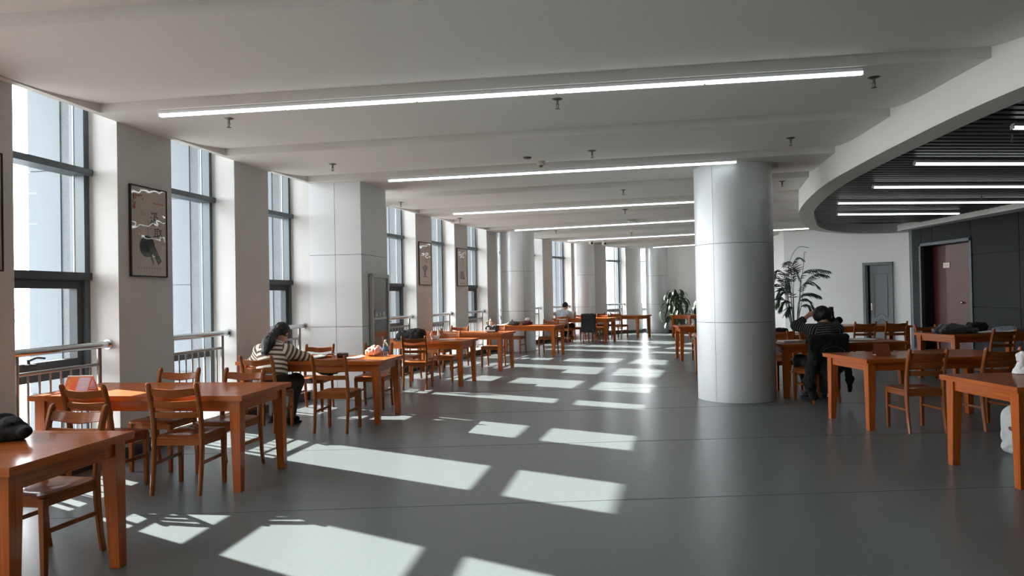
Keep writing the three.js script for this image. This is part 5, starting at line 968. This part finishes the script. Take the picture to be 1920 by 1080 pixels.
{ // pale backpack on the floor beneath the nearest right table
  const t = thing('backpack', 'pale grey backpack standing on the floor under the nearest right table', 'backpack', [4.47, 0, 6.36], R(-6));
  mesh('body', sdf(flat0(rump(blend([rbx(V(0, 0.2, 0), V(0.15, 0.2, 0.1), 0.07), ell(V(0, 0.36, 0), V(0.13, 0.1, 0.09))], 0.05), 0.012, 9)), V(-0.2, 0, -0.16), V(0.2, 0.5, 0.16), 0.008), M.greyPack, t);
  mesh('pocket', sdf(rump(rbx(V(0.03, 0.14, 0.105), V(0.115, 0.1, 0.035), 0.03), 0.006, 12), V(-0.12, 0.02, 0.05), V(0.18, 0.27, 0.16), 0.008), M.whiteCloth, t);
  mesh('strap', merge([at(rbox(0.27, 0.022, 0.01, 0.004), 0.02, 0.255, 0.118), tube([V(-0.16, 0.25, 0.05), V(-0.175, 0.24, 0.09), V(-0.13, 0.25, 0.118)], 0.012, 14, 6)]), M.leather, t); mesh('buckle', at(rbox(0.05, 0.04, 0.03, 0.008), -0.145, 0.25, 0.1), M.black, t);
  mesh('zip', tube([V(-0.02, 0.07, 0.142), V(0.015, 0.13, 0.15), V(0.03, 0.2, 0.145), V(0.025, 0.23, 0.13)], 0.006, 20, 6), M.black, t);
  mesh('grab_loop', tube([V(-0.04, 0.44, 0), V(-0.02, 0.5, 0), V(0.03, 0.5, 0), V(0.05, 0.44, 0)], 0.008, 16, 6), M.whiteCloth, t);
}
{ const t = put(thing('cloth_bag', 'white ruffled cloth pouch on the nearest right table, cut by the picture edge', 'bag', [4.25, 0, 6.03], 0.2), 0.75);
  mesh('body', sdf(flat0(rump(blend([cap(V(0, 0, 0), V(0, 0.1, 0), 0.075, 0.035), ell(V(0.01, 0.14, 0), V(0.05, 0.05, 0.04))], 0.02), 0.01, 18)), V(-0.1, 0, -0.1), V(0.1, 0.22, 0.1), 0.006), M.whiteCloth, t); mesh('tie', at(new THREE.TorusGeometry(0.034, 0.006, 8, 20).rotateX(Math.PI / 2), 0.005, 0.105, 0), std({ color: S(220, 150, 150), roughness: 0.7 }), t); }

// ------------------------------------------------------------------ plants
function leafGeo(len, wid, droop, fold0 = 0.25) {
  const g = new THREE.PlaneGeometry(1, 1, 4, 8), p = g.attributes.position;
  for (let i = 0; i < p.count; i++) { const v = p.getY(i) + 0.5, u = p.getX(i) * 2, w = wid / 2 * Math.pow(Math.sin(Math.PI * Math.min(1, 0.04 + v * 0.96)), 0.75) * (1 - 0.25 * v); p.setXYZ(i, u * w, -Math.abs(u) * -fold0 * w - droop * v * v * len, v * len); }
  g.computeVertexNormals(); return g;
}
const LEAVES = [leafGeo(0.3, 0.17, 0.35), leafGeo(0.26, 0.12, 0.2), leafGeo(0.34, 0.2, 0.6)];
function leafyPlant(label, pos, h, n, spread, sc, matA, matB) {
  const t = thing('potted_plant', label, 'plant', pos);
  mesh('pot', lathe([[0.001, 0], [0.13, 0], [0.18, 0.26], [0.19, 0.28], [0.17, 0.28], [0.16, 0.25], [0.001, 0.25]], 28), M.pot, t); mesh('soil', at(new THREE.CircleGeometry(0.16, 20).rotateX(-Math.PI / 2), 0, 0.252, 0), M.soil, t);
  for (let k = 0; k < n; k++) {
    const a = k * 2.39996, f = (k + 0.5) / n, hh = 0.35 + (h - 0.35) * Math.pow(f, 0.8), r = spread * (0.35 + 0.65 * rnd()) * (1.05 - 0.55 * f), tip = V(Math.cos(a) * r, hh, Math.sin(a) * r), base = V(Math.cos(a) * 0.04, 0.25, Math.sin(a) * 0.04), midp = V(Math.cos(a) * r * 0.35, hh * 0.72 + 0.1, Math.sin(a) * r * 0.35);
    mesh('stem', tube([base, midp, tip], 0.006, 8, 5), M.stem, t);
    const m = mesh('leaf', LEAVES[k % 3], k % 2 ? matA : matB, t); m.position.copy(tip); m.scale.setScalar(sc * (0.8 + 0.5 * rnd())); m.rotation.set(0.5 + rnd() * 0.8, Math.PI / 2 - a + (rnd() - 0.5) * 1.2, (rnd() - 0.5) * 0.8, 'YXZ');
  }
  return t;
}
leafyPlant('dense dark broad-leaved potted plant in the far corner beside the last round column', [5.93, 0, 26.15], 1.62, 62, 0.62, 1.0, M.leaf, M.leaf2);
leafyPlant('low dark potted plant spreading right of the dense corner plant', [6.6, 0, 25.35], 1.2, 26, 0.4, 1.0, M.leaf, M.leaf);
leafyPlant('taller sparse plant with a few round leaves on long stalks, left of the big column', [7.25, 0, 24.75], 1.6, 12, 0.36, 1.05, M.leaf2, M.leaf);
{ // palm with feathery fronds beside the big column
  const t = thing('potted_palm', 'tall potted palm with feathery arching fronds before the white back wall', 'plant', [7.55, 0, 19.3]);
  mesh('pot', lathe([[0.001, 0], [0.15, 0], [0.21, 0.32], [0.22, 0.34], [0.2, 0.34], [0.19, 0.31], [0.001, 0.31]], 28), M.pot, t); mesh('soil', at(new THREE.CircleGeometry(0.19, 20).rotateX(-Math.PI / 2), 0, 0.312, 0), M.soil, t);
  // each frond: base height, tip offset (x, y, z), leaflet span start..end
  const F = [[-0.14, 2.15, 0.05, 0.38, 2.62, 0.1, 0.05], [0.3, 1.72, 0.1, 0.86, 1.86, 0.15, 1], [0.26, 1.95, 0, 0.98, 1.98, 0.0, 1], [0.12, 1.35, 0.2, 0.58, 1.32, 0.3, 1], [-0.12, 2.02, -0.1, 0.22, 1.72, -0.05, 1], [-0.25, 1.75, 0.1, -0.3, 1.5, 0.4, 1], [-0.2, 1.5, 0, -0.52, 1.3, 0.1, 1], [0.02, 1.42, -0.2, -0.36, 1.3, -0.2, 1], [0.1, 1.2, 0.1, 0.42, 1.0, 0.3, 1], [-0.12, 1.15, 0.1, -0.5, 0.95, 0.2, 1], [-0.3, 1.98, 0, -0.62, 1.7, 0.1, 1], [0.28, 2.2, 0, 0.36, 2.5, 0.0, 0.03]];
  F.push([-0.3, 1.25, 0.1, -0.62, 1.05, 0.3, 1], [-0.22, 1.75, -0.2, -0.55, 1.85, -0.3, 1], [-0.35, 1.6, 0.1, -0.7, 1.45, 0.1, 1], [0.18, 1.65, 0.2, 0.55, 1.55, 0.35, 1], [-0.1, 1.0, 0.2, -0.4, 0.85, 0.4, 1], [0.15, 1.05, 0.1, 0.35, 0.9, 0.35, 1], [-0.05, 2.2, 0.1, -0.35, 2.15, 0.2, 1], [-0.08, 2.1, 0.1, 0.2, 2.3, 0.2, 1]);
  F.forEach(([mx, my, mz, tx, ty, tz, dens], k) => {
    const cv = new THREE.CatmullRomCurve3([V(mx * 0.12, 0.31, mz * 0.12), V(mx * 0.55, my * 0.62, mz * 0.5), V(mx, my, mz), V((mx + tx) / 2, Math.max(my, ty) + (dens === 1 ? 0.06 : 0.02), (mz + tz) / 2), V(tx, ty, tz)]);
    const list = [new THREE.TubeGeometry(cv, 40, 0.007, 5)];
    if (dens === 1) for (let q = 0; q < 15; q++) for (const s of [-1, 1]) {
      const u = 0.62 + 0.37 * q / 14, p = cv.getPointAt(u), tg = cv.getTangentAt(u), sd = tg.clone().cross(V(0, 1, 0)).normalize().multiplyScalar(s), L = 0.23 * Math.sin(Math.PI * (0.18 + 0.72 * q / 14)) + 0.05, dir = sd.multiplyScalar(0.55).addScaledVector(tg, 0.75).add(V(0, -0.45 - 0.25 * rnd(), 0)).normalize(), w = 0.0145, e = p.clone().addScaledVector(dir, L), nrm = dir.clone().cross(tg).normalize(), sid = dir.clone().cross(nrm).normalize().multiplyScalar(w), m = p.clone().addScaledVector(dir, L * 0.4).add(V(0, 0.012, 0));
      list.push(loft([[p.clone().addScaledVector(sid, 0.3), p.clone().addScaledVector(sid, -0.3), p.clone().add(V(0, -0.002, 0))], [m.clone().add(sid), m.clone().sub(sid), m.clone().add(V(0, -0.003, 0))], [e.clone().addScaledVector(sid, 0.15), e.clone().addScaledVector(sid, -0.15), e.clone().add(V(0, -0.001, 0))]]));
    }
    mesh(dens === 1 ? 'frond' : 'spear', merge(list), M.frond, t);
  });
}

// ------------------------------------------------------------------ the city below the windows
{
  let s0 = 0;
  const B = [[-62, 88, 16, 12, 19], [-84, 120, 22, 16, 24], [-104, 170, 30, 18, 20], [-140, 190, 26, 20, 29], [-150, 260, 44, 20, 26], [-230, 300, 50, 26, 31], [-120, 132, 16, 16, 17]];
  const words = ['nearest pale low block outside the first window', 'pale block with rows of windows beyond the nearest one outside', 'long pale block in the middle of the city outside the first window', 'taller pale block in the hazy city outside', 'wide pale block far out in the hazy city', 'farthest wide pale block on the hazy skyline', 'small pale block between the others outside the first window'];
  B.forEach(([x, d, w, dp, h], k) => {
    const t = thing('apartment_block', words[k], 'building', [x, 0, d], 0.3 + k * 0.2, 'pale buildings outside'); t.position.y = -32;
    mesh('wall', at(rbox(w, h, dp, 0.1, 'y'), 0, h / 2, 0), M.cityWall, t); mesh('roof', at(rbox(w + 0.6, 0.8, dp + 0.6, 0.1), 0, h + 0.4, 0), M.stone, t);
    for (let r = 0; r < Math.min(8, Math.floor(h / 3.1)); r++) mesh('window_row', merge(Array.from({ length: Math.floor(w / 3.6) }, (_, q) => at(new THREE.BoxGeometry(1.9, 1.5, 0.12), -w / 2 + 2.2 + q * 3.6, 2.2 + r * 3.0, dp / 2 + 0.02))), M.cityGlass, t);
  });
}
scene.environment = null;
renderer.render(scene, camera);
